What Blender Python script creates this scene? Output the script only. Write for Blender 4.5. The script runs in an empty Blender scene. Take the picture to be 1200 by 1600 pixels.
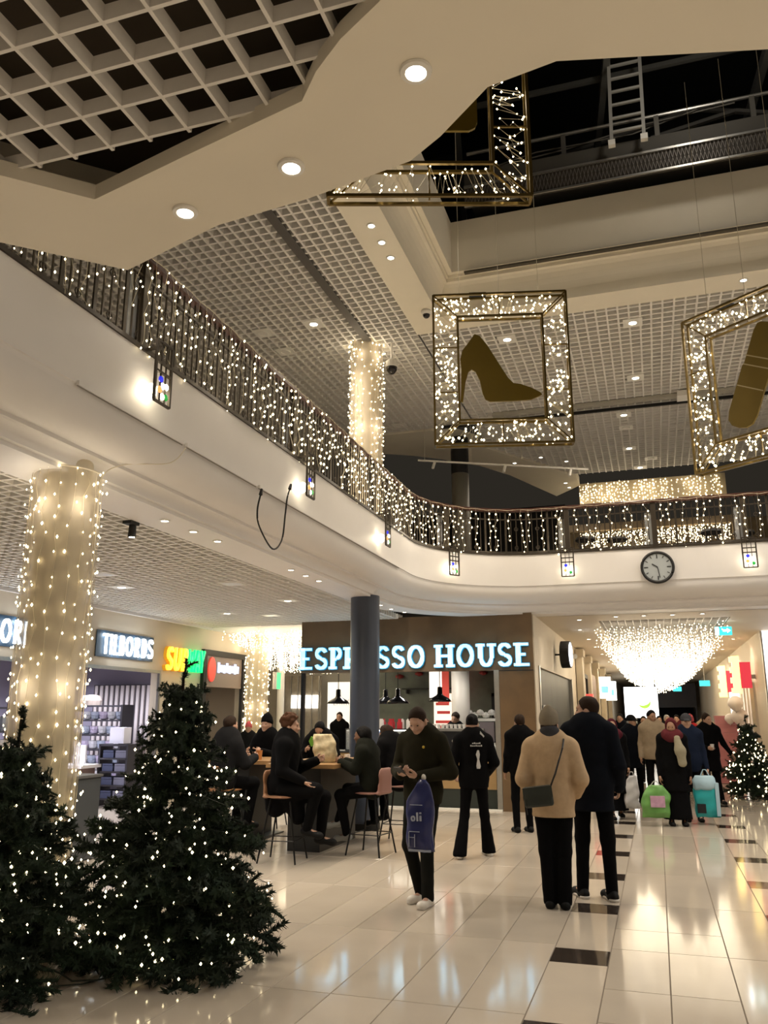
import bpy, bmesh, math, random
import numpy as np
from mathutils import Vector, Matrix
random.seed(7); RNG = np.random.default_rng(11)
SC = bpy.context.scene
COL = SC.collection
PI = math.pi

# ------------------------------------------------------------------ camera
cam_d = bpy.data.cameras.new('camera'); cam = bpy.data.objects.new('camera', cam_d); COL.objects.link(cam)
cam.location = (0, 0, 1.7)
cam.rotation_euler = (math.radians(90 + 13.8), 0, math.radians(17.8))
cam_d.sensor_fit = 'VERTICAL'; cam_d.sensor_height = 36.0; cam_d.lens = 36.0 * 1290 / 1600
cam_d.clip_start = 0.05; cam_d.clip_end = 300
SC.camera = cam
# ------------------------------------------------------------------ world and exposure
w = bpy.data.worlds.new('night'); SC.world = w; w.use_nodes = True
w.node_tree.nodes['Background'].inputs[0].default_value = (1.0, 0.86, 0.66, 1)
w.node_tree.nodes['Background'].inputs[1].default_value = 0.02
SC.view_settings.view_transform = 'Standard'; SC.view_settings.look = 'None'
SC.view_settings.exposure = 0.25; SC.view_settings.gamma = 1.0; SC.view_settings.use_curve_mapping = False
WARM = (1.0, 0.86, 0.68); SOFT = (1.0, 0.95, 0.88); COOL = (0.78, 0.86, 1.0)
P_UP, P_LOW, P_COVE = 270.0, 115.0, 75.0        # watts per downlight: upper ceiling, ground-floor grid ceiling, beam soffit

# ------------------------------------------------------------------ materials
MATS = {}
def mat(name, col, rough=0.6, metal=0.0, emit=None, es=0.0, noise=0.0, nscale=8.0, bump=0.0, spec=None, alpha=None, sample=True, coat=0.0):
    if name in MATS: return MATS[name]
    m = bpy.data.materials.new(name); m.use_nodes = True
    nt = m.node_tree; b = nt.nodes['Principled BSDF']
    b.inputs['Base Color'].default_value = (*col, 1); b.inputs['Roughness'].default_value = rough; b.inputs['Metallic'].default_value = metal
    if spec is not None: b.inputs['Specular IOR Level'].default_value = spec
    if coat: b.inputs['Coat Weight'].default_value = coat
    if noise or bump:
        tc = nt.nodes.new('ShaderNodeTexCoord'); nz = nt.nodes.new('ShaderNodeTexNoise'); nz.inputs['Scale'].default_value = nscale; nz.inputs['Detail'].default_value = 5
        nt.links.new(tc.outputs['Object'], nz.inputs['Vector'])
        if noise:
            mx = nt.nodes.new('ShaderNodeMix'); mx.data_type = 'RGBA'
            mx.inputs[6].default_value = (*[max(0, c * (1 - noise)) for c in col], 1); mx.inputs[7].default_value = (*[min(1, c * (1 + noise)) for c in col], 1)
            nt.links.new(nz.outputs['Fac'], mx.inputs[0]); nt.links.new(mx.outputs[2], b.inputs['Base Color'])
        if bump:
            bp = nt.nodes.new('ShaderNodeBump'); bp.inputs['Strength'].default_value = bump; bp.inputs['Distance'].default_value = 0.01
            nt.links.new(nz.outputs['Fac'], bp.inputs['Height']); nt.links.new(bp.outputs[0], b.inputs['Normal'])
    if emit is not None:
        b.inputs['Emission Color'].default_value = (*emit, 1); b.inputs['Emission Strength'].default_value = es
        if not sample: m.cycles.emission_sampling = 'NONE'
    if alpha is not None: b.inputs['Alpha'].default_value = alpha
    MATS[name] = m; return m

PAINT = mat('cream_paint', (0.79, 0.735, 0.61), 0.55, noise=0.04, nscale=3)
WPAINT = mat('white_paint', (0.77, 0.75, 0.735), 0.5, noise=0.03, nscale=3)
GRID = mat('grid_white', (0.76, 0.735, 0.69), 0.6, noise=0.05, nscale=40)
PLENUM = mat('plenum_brown', (0.055, 0.042, 0.028), 0.9, noise=0.3, nscale=2)
BLACK = mat('black', (0.006, 0.006, 0.007), 0.6)
BLACKMETAL = mat('black_metal', (0.012, 0.012, 0.012), 0.4, 0.6)
IRON = mat('bronze_iron', (0.045, 0.035, 0.025), 0.45, 0.5)
DARKWOOD = mat('dark_red_wood', (0.06, 0.022, 0.014), 0.3, noise=0.3, nscale=12)
GOLD = mat('gold_paint', (0.17, 0.115, 0.012), 0.38, 0.35, noise=0.1, nscale=4)
GOLDBAR = mat('gold_bar', (0.16, 0.11, 0.03), 0.35, 0.6)
LED = mat('led_bulb', (1, 0.9, 0.7), 0.4, emit=(1.0, 0.80, 0.46), es=9.0, sample=False)
LEDS = mat('led_bulb_soft', (1, 0.9, 0.7), 0.4, emit=(1.0, 0.80, 0.48), es=5.0, sample=False)
LEDW = mat('led_bulb_bright', (1, 0.9, 0.7), 0.4, emit=(1.0, 0.84, 0.56), es=6.0, sample=False)
WIRE = mat('clear_wire', (0.55, 0.5, 0.38), 0.5)
DWIRE = mat('dark_wire', (0.015, 0.02, 0.012), 0.5)
LAMP = mat('lamp_glow', (1, 1, 1), 0.4, emit=(1.0, 0.90, 0.72), es=14.0, sample=False)
LAMPC = mat('lamp_glow_cool', (1, 1, 1), 0.4, emit=(0.92, 0.95, 1.0), es=14.0, sample=False)
LAMPRIM = mat('lamp_rim', (0.8, 0.78, 0.72), 0.4)
STEEL = mat('brushed_steel', (0.42, 0.41, 0.38), 0.35, 0.8, noise=0.1, nscale=20)

# ------------------------------------------------------------------ helpers
def tag(o, label=None, cat=None, group=None, kind=None):
    if label: o['label'] = label
    if cat: o['category'] = cat
    if group: o['group'] = group
    if kind: o['kind'] = kind
    return o
def thing(name, label, cat, loc=(0, 0, 0), rz=0.0, group=None):
    o = bpy.data.objects.new(name, None); o.empty_display_size = 0.1; COL.objects.link(o)
    o.location = loc; o.rotation_euler = (0, 0, rz)
    return tag(o, label, cat, group)
def link(name, me, parent=None, loc=None, rot=None, scale=None):
    o = bpy.data.objects.new(name, me); COL.objects.link(o)
    if parent is not None: o.parent = parent
    if loc is not None: o.location = loc
    if rot is not None: o.rotation_euler = rot
    if scale is not None: o.scale = scale
    return o
def copy_tree(o, parent=None):
    c = o.copy(); COL.objects.link(c)
    if parent is not None: c.parent = parent
    for ch in list(o.children): copy_tree(ch, c)
    return c
ORD = ['first', 'second', 'third', 'fourth', 'fifth', 'sixth', 'seventh', 'eighth', 'ninth', 'tenth', 'eleventh', 'twelfth', 'thirteenth', 'fourteenth']
def V(*a): return np.array(a, float)
def nrm(v): v = np.asarray(v, float); return v / max(1e-9, np.linalg.norm(v))

class MB:
    def __init__(s): s.v = []; s.f = []
    def add(s, vs, fs):
        o = len(s.v); s.v.extend([tuple(map(float, q)) for q in vs]); s.f.extend([tuple(i + o for i in q) for q in fs]); return s
    def box(s, x0, x1, y0, y1, z0, z1):
        return s.add([(x0, y0, z0), (x1, y0, z0), (x1, y1, z0), (x0, y1, z0), (x0, y0, z1), (x1, y0, z1), (x1, y1, z1), (x0, y1, z1)],
                     [(3, 2, 1, 0), (4, 5, 6, 7), (0, 1, 5, 4), (1, 2, 6, 5), (2, 3, 7, 6), (3, 0, 4, 7)])
    def obox(s, c, u, v, w):   # centre and three half-axis vectors
        c, u, v, w = map(np.asarray, (c, u, v, w))
        p = [c - u - v - w, c + u - v - w, c + u + v - w, c - u + v - w, c - u - v + w, c + u - v + w, c + u + v + w, c - u + v + w]
        return s.add(p, [(3, 2, 1, 0), (4, 5, 6, 7), (0, 1, 5, 4), (1, 2, 6, 5), (2, 3, 7, 6), (3, 0, 4, 7)])
    def bar(s, a, b, wd, dp=None, up=(0, 0, 1)):   # rectangular bar from a to b
        a, b = np.asarray(a, float), np.asarray(b, float); d = nrm(b - a); dp = wd if dp is None else dp
        up = np.asarray(up, float)
        if abs(d @ up) > 0.95: up = V(0, 1, 0)
        x = nrm(np.cross(d, up)); y = np.cross(x, d)
        return s.obox((a + b) / 2, x * wd / 2, y * dp / 2, (b - a) / 2)
    def cyl(s, a, b, r0, r1=None, n=12, cap=True):
        a, b = np.asarray(a, float), np.asarray(b, float); r1 = r0 if r1 is None else r1
        d = nrm(b - a); t = V(0, 0, 1) if abs(d[2]) < 0.9 else V(1, 0, 0)
        x = nrm(np.cross(d, t)); y = np.cross(d, x); vs = []
        for i in range(n):
            q = x * math.cos(2 * PI * i / n) + y * math.sin(2 * PI * i / n); vs.append(a + q * r0); vs.append(b + q * r1)
        fs = [(2 * i, 2 * ((i + 1) % n), 2 * ((i + 1) % n) + 1, 2 * i + 1) for i in range(n)]
        if cap: fs += [tuple(2 * i for i in range(n))[::-1], tuple(2 * i + 1 for i in range(n))]
        return s.add(vs, fs)
    def tube(s, pts, r, n=6):
        pts = [np.asarray(p, float) for p in pts]; m = len(pts); vs = []
        for i, p in enumerate(pts):
            d = nrm(pts[min(i + 1, m - 1)] - pts[max(i - 1, 0)]); t = V(0, 0, 1) if abs(d[2]) < 0.9 else V(1, 0, 0)
            x = nrm(np.cross(d, t)); y = np.cross(d, x); rr = r[i] if hasattr(r, '__len__') else r
            vs += [p + (x * math.cos(2 * PI * k / n) + y * math.sin(2 * PI * k / n)) * rr for k in range(n)]
        fs = [(i * n + k, i * n + (k + 1) % n, (i + 1) * n + (k + 1) % n, (i + 1) * n + k) for i in range(m - 1) for k in range(n)]
        fs += [tuple(range(n))[::-1], tuple((m - 1) * n + k for k in range(n))]
        return s.add(vs, fs)
    def lathe(s, prof, n=16, c=(0, 0, 0)):   # profile of (r, z)
        vs = []
        for r, z in prof:
            for k in range(n): vs.append((c[0] + r * math.cos(2 * PI * k / n), c[1] + r * math.sin(2 * PI * k / n), c[2] + z))
        m = len(prof)
        fs = [(i * n + k, i * n + (k + 1) % n, (i + 1) * n + (k + 1) % n, (i + 1) * n + k) for i in range(m - 1) for k in range(n)]
        fs += [tuple(range(n))[::-1], tuple((m - 1) * n + k for k in range(n))]
        return s.add(vs, fs)
    def prism(s, poly, o, u, v, d):   # polygon in plane o + x*u + y*v, thickness vector d
        o, u, v, d = (np.asarray(q, float) for q in (o, u, v, d)); n = len(poly)
        vs = [o + u * x + v * y for x, y in poly] + [o + u * x + v * y + d for x, y in poly]
        fs = [tuple(range(n)), tuple(range(2 * n - 1, n - 1, -1))] + [(i, n + i, n + (i + 1) % n, (i + 1) % n) for i in range(n)]
        return s.add(vs, fs)
    def octa(s, p, r):
        p = np.asarray(p, float); x, y, z = V(r, 0, 0), V(0, r, 0), V(0, 0, r)
        return s.add([p + x, p - x, p + y, p - y, p + z, p - z], [(0, 2, 4), (2, 1, 4), (1, 3, 4), (3, 0, 4), (2, 0, 5), (1, 2, 5), (3, 1, 5), (0, 3, 5)])
    def disc(s, c, nvec, r, n=16):
        nvec = nrm(nvec); t = V(0, 0, 1) if abs(nvec[2]) < 0.9 else V(1, 0, 0); x = nrm(np.cross(nvec, t)); y = np.cross(nvec, x)
        return s.add([np.asarray(c, float) + (x * math.cos(2 * PI * k / n) + y * math.sin(2 * PI * k / n)) * r for k in range(n)], [tuple(range(n))])
    def mesh(s, name, m, smooth=False):
        me = bpy.data.meshes.new(name); me.from_pydata(s.v, [], s.f); me.materials.append(m)
        bm = bmesh.new(); bm.from_mesh(me); bmesh.ops.recalc_face_normals(bm, faces=bm.faces[:]); bm.to_mesh(me); bm.free()
        if smooth: me.shade_smooth()
        me.update(); return me
    def build(s, name, m, parent=None, smooth=False, kind=None, label=None, cat=None, group=None):
        o = link(name, s.mesh(name, m, smooth), parent); return tag(o, label, cat, group, kind)
def struct(name, mb, m, parent=None, smooth=False):
    return mb.build(name, m, parent, smooth, kind='structure' if parent is None else None)
def root_struct(name):
    o = bpy.data.objects.new(name, None); COL.objects.link(o); o['kind'] = 'structure'; return o
def bulbs(pts, r, name, m, parent):
    """many little bulbs in one mesh (nobody could count them)"""
    pts = np.asarray(pts, float); n = len(pts); rr = r * RNG.uniform(0.6, 1.15, n) if np.isscalar(r) else np.asarray(r)
    base = np.array([[1, 0, 0], [-1, 0, 0], [0, 1, 0], [0, -1, 0], [0, 0, 1.3], [0, 0, -1.3]], float)
    vs = (pts[:, None, :] + base[None] * rr[:, None, None]).reshape(-1, 3)
    fb = np.array([(0, 2, 4), (2, 1, 4), (1, 3, 4), (3, 0, 4), (2, 0, 5), (1, 2, 5), (3, 1, 5), (0, 3, 5)])
    fs = (np.arange(n)[:, None, None] * 6 + fb[None]).reshape(-1, 3)
    me = bpy.data.meshes.new(name); me.from_pydata(vs.tolist(), [], fs.tolist()); me.materials.append(m)
    o = link(name, me, parent); o['kind'] = 'stuff'; return o
def spot(p, watts, col=WARM, size=0.05, ang=150, blend=0.9, name='lamp_light', aim=None, parent=None):
    l = bpy.data.lights.new(name, 'SPOT'); l.energy = watts; l.color = col; l.shadow_soft_size = size; l.spot_size = math.radians(ang); l.spot_blend = blend
    o = bpy.data.objects.new(name, l); COL.objects.link(o); o.location = p
    if aim is not None: o.rotation_euler = Vector(np.asarray(aim, float)).to_track_quat('-Z', 'Y').to_euler()
    if parent is not None: o.parent = parent
    return o
def point(p, watts, col=WARM, size=0.1, name='glow_light', parent=None):
    l = bpy.data.lights.new(name, 'POINT'); l.energy = watts; l.color = col; l.shadow_soft_size = size
    o = bpy.data.objects.new(name, l); COL.objects.link(o); o.location = p
    if parent is not None: o.parent = parent
    return o

# strokes for sign lettering: each glyph = (advance, list of strokes) on a unit cap height
def glyph(ch, style):
    T, h = {'slab': (0.20, 0.115), 'block': (0.15, 0.12), 'thin': (0.075, 0.06)}[style]
    sb = style == 'slab'; S = []
    def L(x0, y0, x1, y1, t): S.append(('l', x0, y0, x1, y1, t))
    def A(cx, cy, rx, ry, a0, a1, t, t2=None): S.append(('a', cx, cy, rx, ry, a0, a1, t, t if t2 is None else t2))
    def foot(x, y): 
        if sb: L(x - 0.19, y, x + 0.19, y, h)
    t2 = h / 2
    if ch == 'E': L(.19, 0, .19, 1, T); L(0 if sb else .1, 1 - t2, .62, 1 - t2, h); L(0 if sb else .1, t2, .64, t2, h); L(.19, .5, .5, .5, h); adv = .74
    elif ch == 'S': A(.33, .735, .235, .21, 15, 275, T * .8, h); A(.33, .265, .25, .21, 95, -165, T * .8, h); adv = .70
    elif ch in 'PR':
        L(.19, 0, .19, 1, T); L(0 if sb else .1, 1 - t2, .36, 1 - t2, h); L(.19, .45, .36, .45, h); A(.36, .725, .2, .275 - t2, 90, -90, T * .9, h); foot(.19, t2); adv = .68
        if ch == 'R': L(.32, .45, .58, .03, T * .85); adv = .76
        if ch == 'R' and sb: L(.5, t2, .74, t2, h)
    elif ch == 'O': A(.42, .5, .32, .5 - t2, 0, 360, T, h); adv = .88
    elif ch == 'H':
        L(.19, 0, .19, 1, T); L(.71, 0, .71, 1, T); L(.19, .5, .71, .5, h)
        for x in (.19, .71): foot(x, t2); foot(x, 1 - t2)
        adv = .93
    elif ch == 'U':
        L(.19, .36, .19, 1, T); L(.67, .36, .67, 1, T * .8); A(.43, .36, .24, .36 - t2, 180, 360, T * .9, h); foot(.19, 1 - t2); foot(.67, 1 - t2); adv = .88
    elif ch == 'T': L(.3, 0, .3, 1, T); L(0, 1 - t2, .6, 1 - t2, h); adv = .64
    elif ch == 'I': L(.15, 0, .15, 1, T); adv = .34
    elif ch == 'L': L(.15, 0, .15, 1, T); L(.1, t2, .5, t2, h); adv = .52
    elif ch == 'B': L(.17, 0, .17, 1, T); A(.3, .74, .2, .26 - t2, 90, -90, T * .9, h); A(.3, .26, .22, .26 - t2, 90, -90, T * .9, h); L(.17, 1 - t2, .3, 1 - t2, h); L(.17, t2, .3, t2, h); L(.17, .5, .3, .5, h); adv = .64
    elif ch == 'D': L(.17, 0, .17, 1, T); A(.28, .5, .28, .5 - t2, 90, -90, T * .9, h); L(.17, 1 - t2, .28, 1 - t2, h); L(.17, t2, .28, t2, h); adv = .7
    elif ch == 'A': L(.08, 0, .33, 1, T * .9); L(.58, 0, .33, 1, T * .9); L(.18, .3, .48, .3, h); adv = .7
    elif ch == 'K': L(.15, 0, .15, 1, T); L(.15, .42, .58, 1, T * .85); L(.28, .58, .6, 0, T * .85); adv = .68
    elif ch == 'W': L(.05, 1, .25, 0, T * .85); L(.25, 0, .42, .9, T * .7); L(.42, .9, .6, 0, T * .7); L(.6, 0, .8, 1, T * .85); adv = .9
    elif ch == 'Y': L(.3, 0, .3, .5, T); L(.3, .5, .05, 1, T * .85); L(.3, .5, .56, 1, T * .85); adv = .64
    elif ch == 'l': L(.15, 0, .15, 1, T); adv = .33
    elif ch == 'i': L(.15, 0, .15, .62, T); L(.15, .82, .15, 1, T); adv = .33
    elif ch == 'o': A(.3, .31, .2, .31 - t2, 0, 360, T, h); adv = .62
    else: adv = .34
    return adv, S
def glyph_mesh(S, o, u, v, d, hgt, slant=0.0, sx=1.0):
    """solid letter: strokes on plane o+x*u+y*v, extruded by vector d"""
    mb = MB(); o, u, v, d = (np.asarray(q, float) for q in (o, u, v, d))
    def P(x, y): return o + u * ((x + slant * y) * hgt * sx) + v * (y * hgt)
    def quad(a, b, c, e):
        ps = [P(*q) for q in (a, b, c, e)]; mb.add(ps + [p + d for p in ps], [(0, 1, 2, 3), (7, 6, 5, 4), (0, 4, 5, 1), (1, 5, 6, 2), (2, 6, 7, 3), (3, 7, 4, 0)])
    for s in S:
        if s[0] == 'l':
            _, x0, y0, x1, y1, t = s; dx, dy = x1 - x0, y1 - y0; n = math.hypot(dx, dy); px, py = -dy / n * t / 2, dx / n * t / 2
            quad((x0 + px, y0 + py), (x0 - px, y0 - py), (x1 - px, y1 - py), (x1 + px, y1 + py))
        else:
            _, cx, cy, rx, ry, a0, a1, t, t2 = s; N = max(6, int(abs(a1 - a0) / 20)); prev = None
            for i in range(N + 1):
                a = math.radians(a0 + (a1 - a0) * i / N); c, q = math.cos(a), math.sin(a)
                tt = t * abs(c) + t2 * abs(q)
                k = (cx + (rx + tt / 2 * 0.5) * c, cy + (ry + tt / 2) * q), (cx + (rx - tt / 2) * c, cy + (ry - tt / 2) * q)
                if prev: quad(prev[0], prev[1], k[1], k[0])
                prev = k
    return mb
def sign_text(text, style, o, u, v, d, hgt, m, parent, width=None, slant=0.0, gap=0.0, rim=None, name='letter'):
    tot = sum(glyph(c, style)[0] + gap for c in text) - gap; sx = 1.0 if width is None else width / (tot * hgt)
    x = 0.0; o, u, d = np.asarray(o, float), np.asarray(u, float), np.asarray(d, float)
    for c in text:
        adv, S = glyph(c, style)
        if S:
            lo = glyph_mesh(S, o + u * (x * hgt * sx), u, v, d, hgt, slant, sx).build(name, m, parent)
            if rim is not None:
                glyph_mesh([tuple(list(q[:-1]) + [q[-1] + .05]) if q[0] == 'l' else tuple(list(q[:-2]) + [q[-2] + .05, q[-1] + .05]) for q in S],
                           o + u * (x * hgt * sx) - d * 1.6, u, v, d * 1.55, hgt, slant, sx).build('letter_case', rim, lo)
        x += adv + gap
    return x * hgt * sx
# ================================================================== large structure
ZC, ZU = 3.55, 8.0         # ground-floor ceiling, upper-floor ceiling
# ---- floor: slab and the polished tiles that can be told apart
def floor_material():
    m = bpy.data.materials.new('far_floor'); m.use_nodes = True; nt = m.node_tree; b = nt.nodes['Principled BSDF']
    tc = nt.nodes.new('ShaderNodeTexCoord'); br = nt.nodes.new('ShaderNodeTexBrick'); br.offset = 0.0
    br.inputs['Color1'].default_value = (0.49, 0.435, 0.365, 1); br.inputs['Color2'].default_value = (0.46, 0.41, 0.345, 1); br.inputs['Mortar'].default_value = (0.42, 0.36, 0.29, 1)
    br.inputs['Scale'].default_value = 1.0; br.inputs['Brick Width'].default_value = 0.407; br.inputs['Row Height'].default_value = 1.6; br.inputs['Mortar Size'].default_value = 0.004
    nt.links.new(tc.outputs['Object'], br.inputs['Vector']); nt.links.new(br.outputs['Color'], b.inputs['Base Color'])
    b.inputs['Roughness'].default_value = 0.17; return m
def tile_material(name, c, rough):
    m = bpy.data.materials.new(name); m.use_nodes = True; nt = m.node_tree; b = nt.nodes['Principled BSDF']
    oi = nt.nodes.new('ShaderNodeObjectInfo'); tc = nt.nodes.new('ShaderNodeTexCoord'); nz = nt.nodes.new('ShaderNodeTexNoise'); nz.inputs['Scale'].default_value = 2.2; nz.inputs['Detail'].default_value = 6
    vm = nt.nodes.new('ShaderNodeVectorMath'); vm.operation = 'ADD'
    nt.links.new(tc.outputs['Object'], vm.inputs[0]); nt.links.new(oi.outputs['Location'], vm.inputs[1]); nt.links.new(vm.outputs[0], nz.inputs['Vector'])
    ad = nt.nodes.new('ShaderNodeMath'); ad.operation = 'ADD'; nt.links.new(nz.outputs['Fac'], ad.inputs[0]); nt.links.new(oi.outputs['Random'], ad.inputs[1])
    mr = nt.nodes.new('ShaderNodeMapRange'); mr.inputs[1].default_value = 0.2; mr.inputs[2].default_value = 1.6
    nt.links.new(ad.outputs[0], mr.inputs[0]); mx = nt.nodes.new('ShaderNodeMix'); mx.data_type = 'RGBA'
    mx.inputs[6].default_value = (*[q * 0.86 for q in c], 1); mx.inputs[7].default_value = (*[q * 1.08 for q in c], 1)
    nt.links.new(mr.outputs[0], mx.inputs[0]); nt.links.new(mx.outputs[2], b.inputs['Base Color'])
    b.inputs['Roughness'].default_value = rough; b.inputs['Specular IOR Level'].default_value = 0.25; return m
TILE = tile_material('cream_tile', (0.48, 0.42, 0.345), 0.09); DTILE = tile_material('dark_tile', (0.035, 0.027, 0.022), 0.08)
GROUT = mat('grout', (0.16, 0.125, 0.09), 0.7)
floor = struct('floor', MB().box(-16, 10, -9, 75, -0.3, -0.012), floor_material())
struct('floor_grout', MB().box(-5.76, 2.79, 3.7, 20.5, -0.012, -0.006), GROUT, floor)
LW = 0.4075; X0 = -0.452
def tile_mesh(l, m, nm):
    mb = MB(); w_, b_ = LW - 0.006, 0.003; l -= 0.006
    lo = [(-w_ / 2, -l / 2), (w_ / 2, -l / 2), (w_ / 2, l / 2), (-w_ / 2, l / 2)]
    mb.add([(x, y, -0.012) for x, y in lo] + [(x, y, -b_) for x, y in lo] + [(x * (1 - .01), y * (1 - .004), 0) for x, y in lo],
           [(3, 2, 1, 0)] + [(i, (i + 1) % 4, 4 + (i + 1) % 4, 4 + i) for i in range(4)] + [(4 + i, 4 + (i + 1) % 4, 8 + (i + 1) % 4, 8 + i) for i in range(4)] + [(8, 9, 10, 11)])
    return mb.mesh(nm, m)
T16, T12, TD = tile_mesh(1.6, TILE, 'long_tile'), tile_mesh(1.22, TILE, 'short_tile'), tile_mesh(0.38, DTILE, 'dark_tile')
T06, T10 = tile_mesh(0.62, TILE, 'half_tile'), tile_mesh(0.98, TILE, 'part_tile')
for k in range(-13, 8):
    xc = X0 + LW * (k + 0.5)
    for j in range(-1, 10):
        y0 = 5.38 + 1.6 * j
        if y0 < 3.6: continue
        if k in (-1, 3):          # the two lanes with dark inlays: dark band, then light tile
            link('tile', TD, floor, (xc, y0 + 1.13 + 0.19, 0)); link("tile", T12, floor, (xc, y0 + 0.52, 0))
        elif k in (0, 1) and j in (-1, 0, 1): link('tile', T06, floor, (xc, y0 + 0.31, 0)); link('tile', T10, floor, (xc, y0 + 1.11, 0))
        else: link('tile', T16, floor, (xc, y0 + 0.8, 0))

# ---- gallery edge: the fascia, cove and soffit swept round the rounded corner
XF, YF, RC = -3.8, 15.3, 2.0
def edge_path(n=18, y0=-3.0, x1=7.0, step=None):
    P = []
    ys = [y0, 13.3] if step is None else list(np.arange(y0, 13.3, step))
    for y in ys: P.append((V(XF, y, 0), V(-1, 0, 0)))
    na = n if step is None else max(3, int(RC * PI / 2 / step))
    for i in range(1 if step is None else 0, na):
        a = PI - (PI / 2) * i / na; q = V(math.cos(a), math.sin(a), 0); P.append((V(XF + RC, YF - RC, 0) + q * RC, q))
    xs = [XF + RC, x1] if step is None else list(np.arange(XF + RC, x1, step))
    for x in xs: P.append((V(x, YF, 0), V(0, 1, 0)))
    return P
def sweep(prof, path, close=False):
    mb = MB(); n = len(prof); vs = []
    for p, q in path:
        for d, z in prof: vs.append(p + q * d + V(0, 0, z))
    fs = [(i * n + k, (i + 1) * n + k, (i + 1) * n + (k + 1) % n, i * n + (k + 1) % n) for i in range(len(path) - 1) for k in range(n if close else n - 1)]
    if close: fs += [tuple(range(n)), tuple((len(path) - 1) * n + k for k in range(n))[::-1]]
    return mb.add(vs, fs)
def arc2(c, r0, r1, a0, a1, n): return [(c[0] + r0 * math.cos(math.radians(a0 + (a1 - a0) * i / n)), c[1] + r1 * math.sin(math.radians(a0 + (a1 - a0) * i / n))) for i in range(n + 1)]
prof = [(0.9, 4.62), (0, 4.62), (0, 4.02), (0.012, 4.015), (0.02, 3.98)] + arc2((0.30, 3.98), 0.28, 0.26, 180, 270, 9) + [(0.30, 3.69), (0.345, 3.69)] + arc2((0.345, 3.62), 0.07, 0.07, 90, 0, 4) + [(0.415, 3.59), (0.45, 3.585), (0.45, 3.55), (0.95, 3.55), (0.95, 3.64), (0.9, 3.64)]
fas = struct('wall_gallery', sweep(prof, edge_path(), True), WPAINT)
fas.data.shade_smooth(); fas.data.set_sharp_from_angle(angle=math.radians(28))
struct('trim_1', sweep([(-0.02, 4.60), (-0.02, 4.635), (0.14, 4.635), (0.14, 4.60)], edge_path(), True), IRON)
# upper floor slab
struct('ceiling_slab', MB().box(-14, -4.65, -3, 40, 4.0, 4.6).box(-4.65, 9, 16.15, 40, 4.0, 4.6), mat('slab', (0.05, 0.042, 0.034), 0.9))

# ---- open-cell ceilings: each blade its own piece
def blades_x(parent, xs, y0f, y1f, z, h, t=0.012, m=GRID):      # blades that run along Y
    cache = {}
    for x in xs:
        a, b = y0f(x), y1f(x)
        if b - a < 0.05: continue
        k = round(b - a, 2)
        if k not in cache: cache[k] = MB().box(-t / 2, t / 2, -k / 2, k / 2, 0, h).mesh('blade', m)
        link('blade', cache[k], parent, (x, (a + b) / 2, z))
def blades_y(parent, ys, x0f, x1f, z, h, t=0.012, m=GRID):
    cache = {}
    for y in ys:
        a, b = x0f(y), x1f(y)
        if b - a < 0.05: continue
        k = round(b - a, 2)
        if k not in cache: cache[k] = MB().box(-k / 2, k / 2, -t / 2, t / 2, 0, h - 0.002).mesh('cross_blade', m)
        link('cross_blade', cache[k], parent, ((a + b) / 2, y, z + 0.001))
K = lambda v: (lambda q: v)
# ground floor, left side
c1 = root_struct('ceiling')
blades_x(c1, np.arange(-9.15, -4.75, 0.15), K(3.0), K(16.1), ZC, 0.10, 0.028)
blades_y(c1, np.arange(3.1, 16.1, 0.15), K(-9.2), K(-4.75), ZC, 0.10, 0.034)
struct('ceiling_backing', MB().box(-9.3, -4.72, -3, 16.2, 3.72, 3.76), mat('grid_backing', (0.07, 0.063, 0.055), 0.9), c1)
# shopfront band along the left wall: pale soffit between grid and wall
struct('trim_2', MB().box(-9.4, -9.15, -3, 14.5, 3.545, 3.6).box(-9.12, -9.16, -3, 16.15, 3.50, 3.62), WPAINT)
struct('trim_3', MB().box(-9.42, -6.8, 16.1, 18.9, 3.545, 3.62).box(-14, -6.8, 18.9, 26, 3.545, 3.62), WPAINT)
def strip_prism(mb, A, B, z0, z1):
    n = len(A); vs = [(*p, z0) for p in A] + [(*p, z0) for p in B] + [(*p, z1) for p in A] + [(*p, z1) for p in B]
    fs = [(i, i + 1, n + i + 1, n + i) for i in range(n - 1)] + [(2 * n + i, 3 * n + i, 3 * n + i + 1, 2 * n + i + 1) for i in range(n - 1)]
    fs += [(i, 2 * n + i, 2 * n + i + 1, i + 1) for i in range(n - 1)] + [(n + i, n + i + 1, 3 * n + i + 1, 3 * n + i) for i in range(n - 1)]
    fs += [(0, n, 3 * n, 2 * n), (n - 1, 3 * n - 1, 4 * n - 1, 2 * n - 1)]
    return mb.add(vs, fs)
Ki = [(-2.9, 1.35), (-2.06, 2.01), (-1.83, 2.23), (-1.4, 2.122), (-0.9, 2.0), (-0.81, 1.9), (-0.7, 1.81), (-0.55, 1.72), (-0.1, 1.55), (0.6, 1.62), (2.5, 1.9)]
Ko = [(-4.1, 0.65), (-2.38, 2.36), (-2.02, 2.70), (-1.49, 2.52), (-1.09, 2.47), (-0.67, 2.38), (-0.54, 2.29), (-0.35, 2.12), (-0.14, 2.08), (0.44, 2.22), (3.0, 2.9)]
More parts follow.
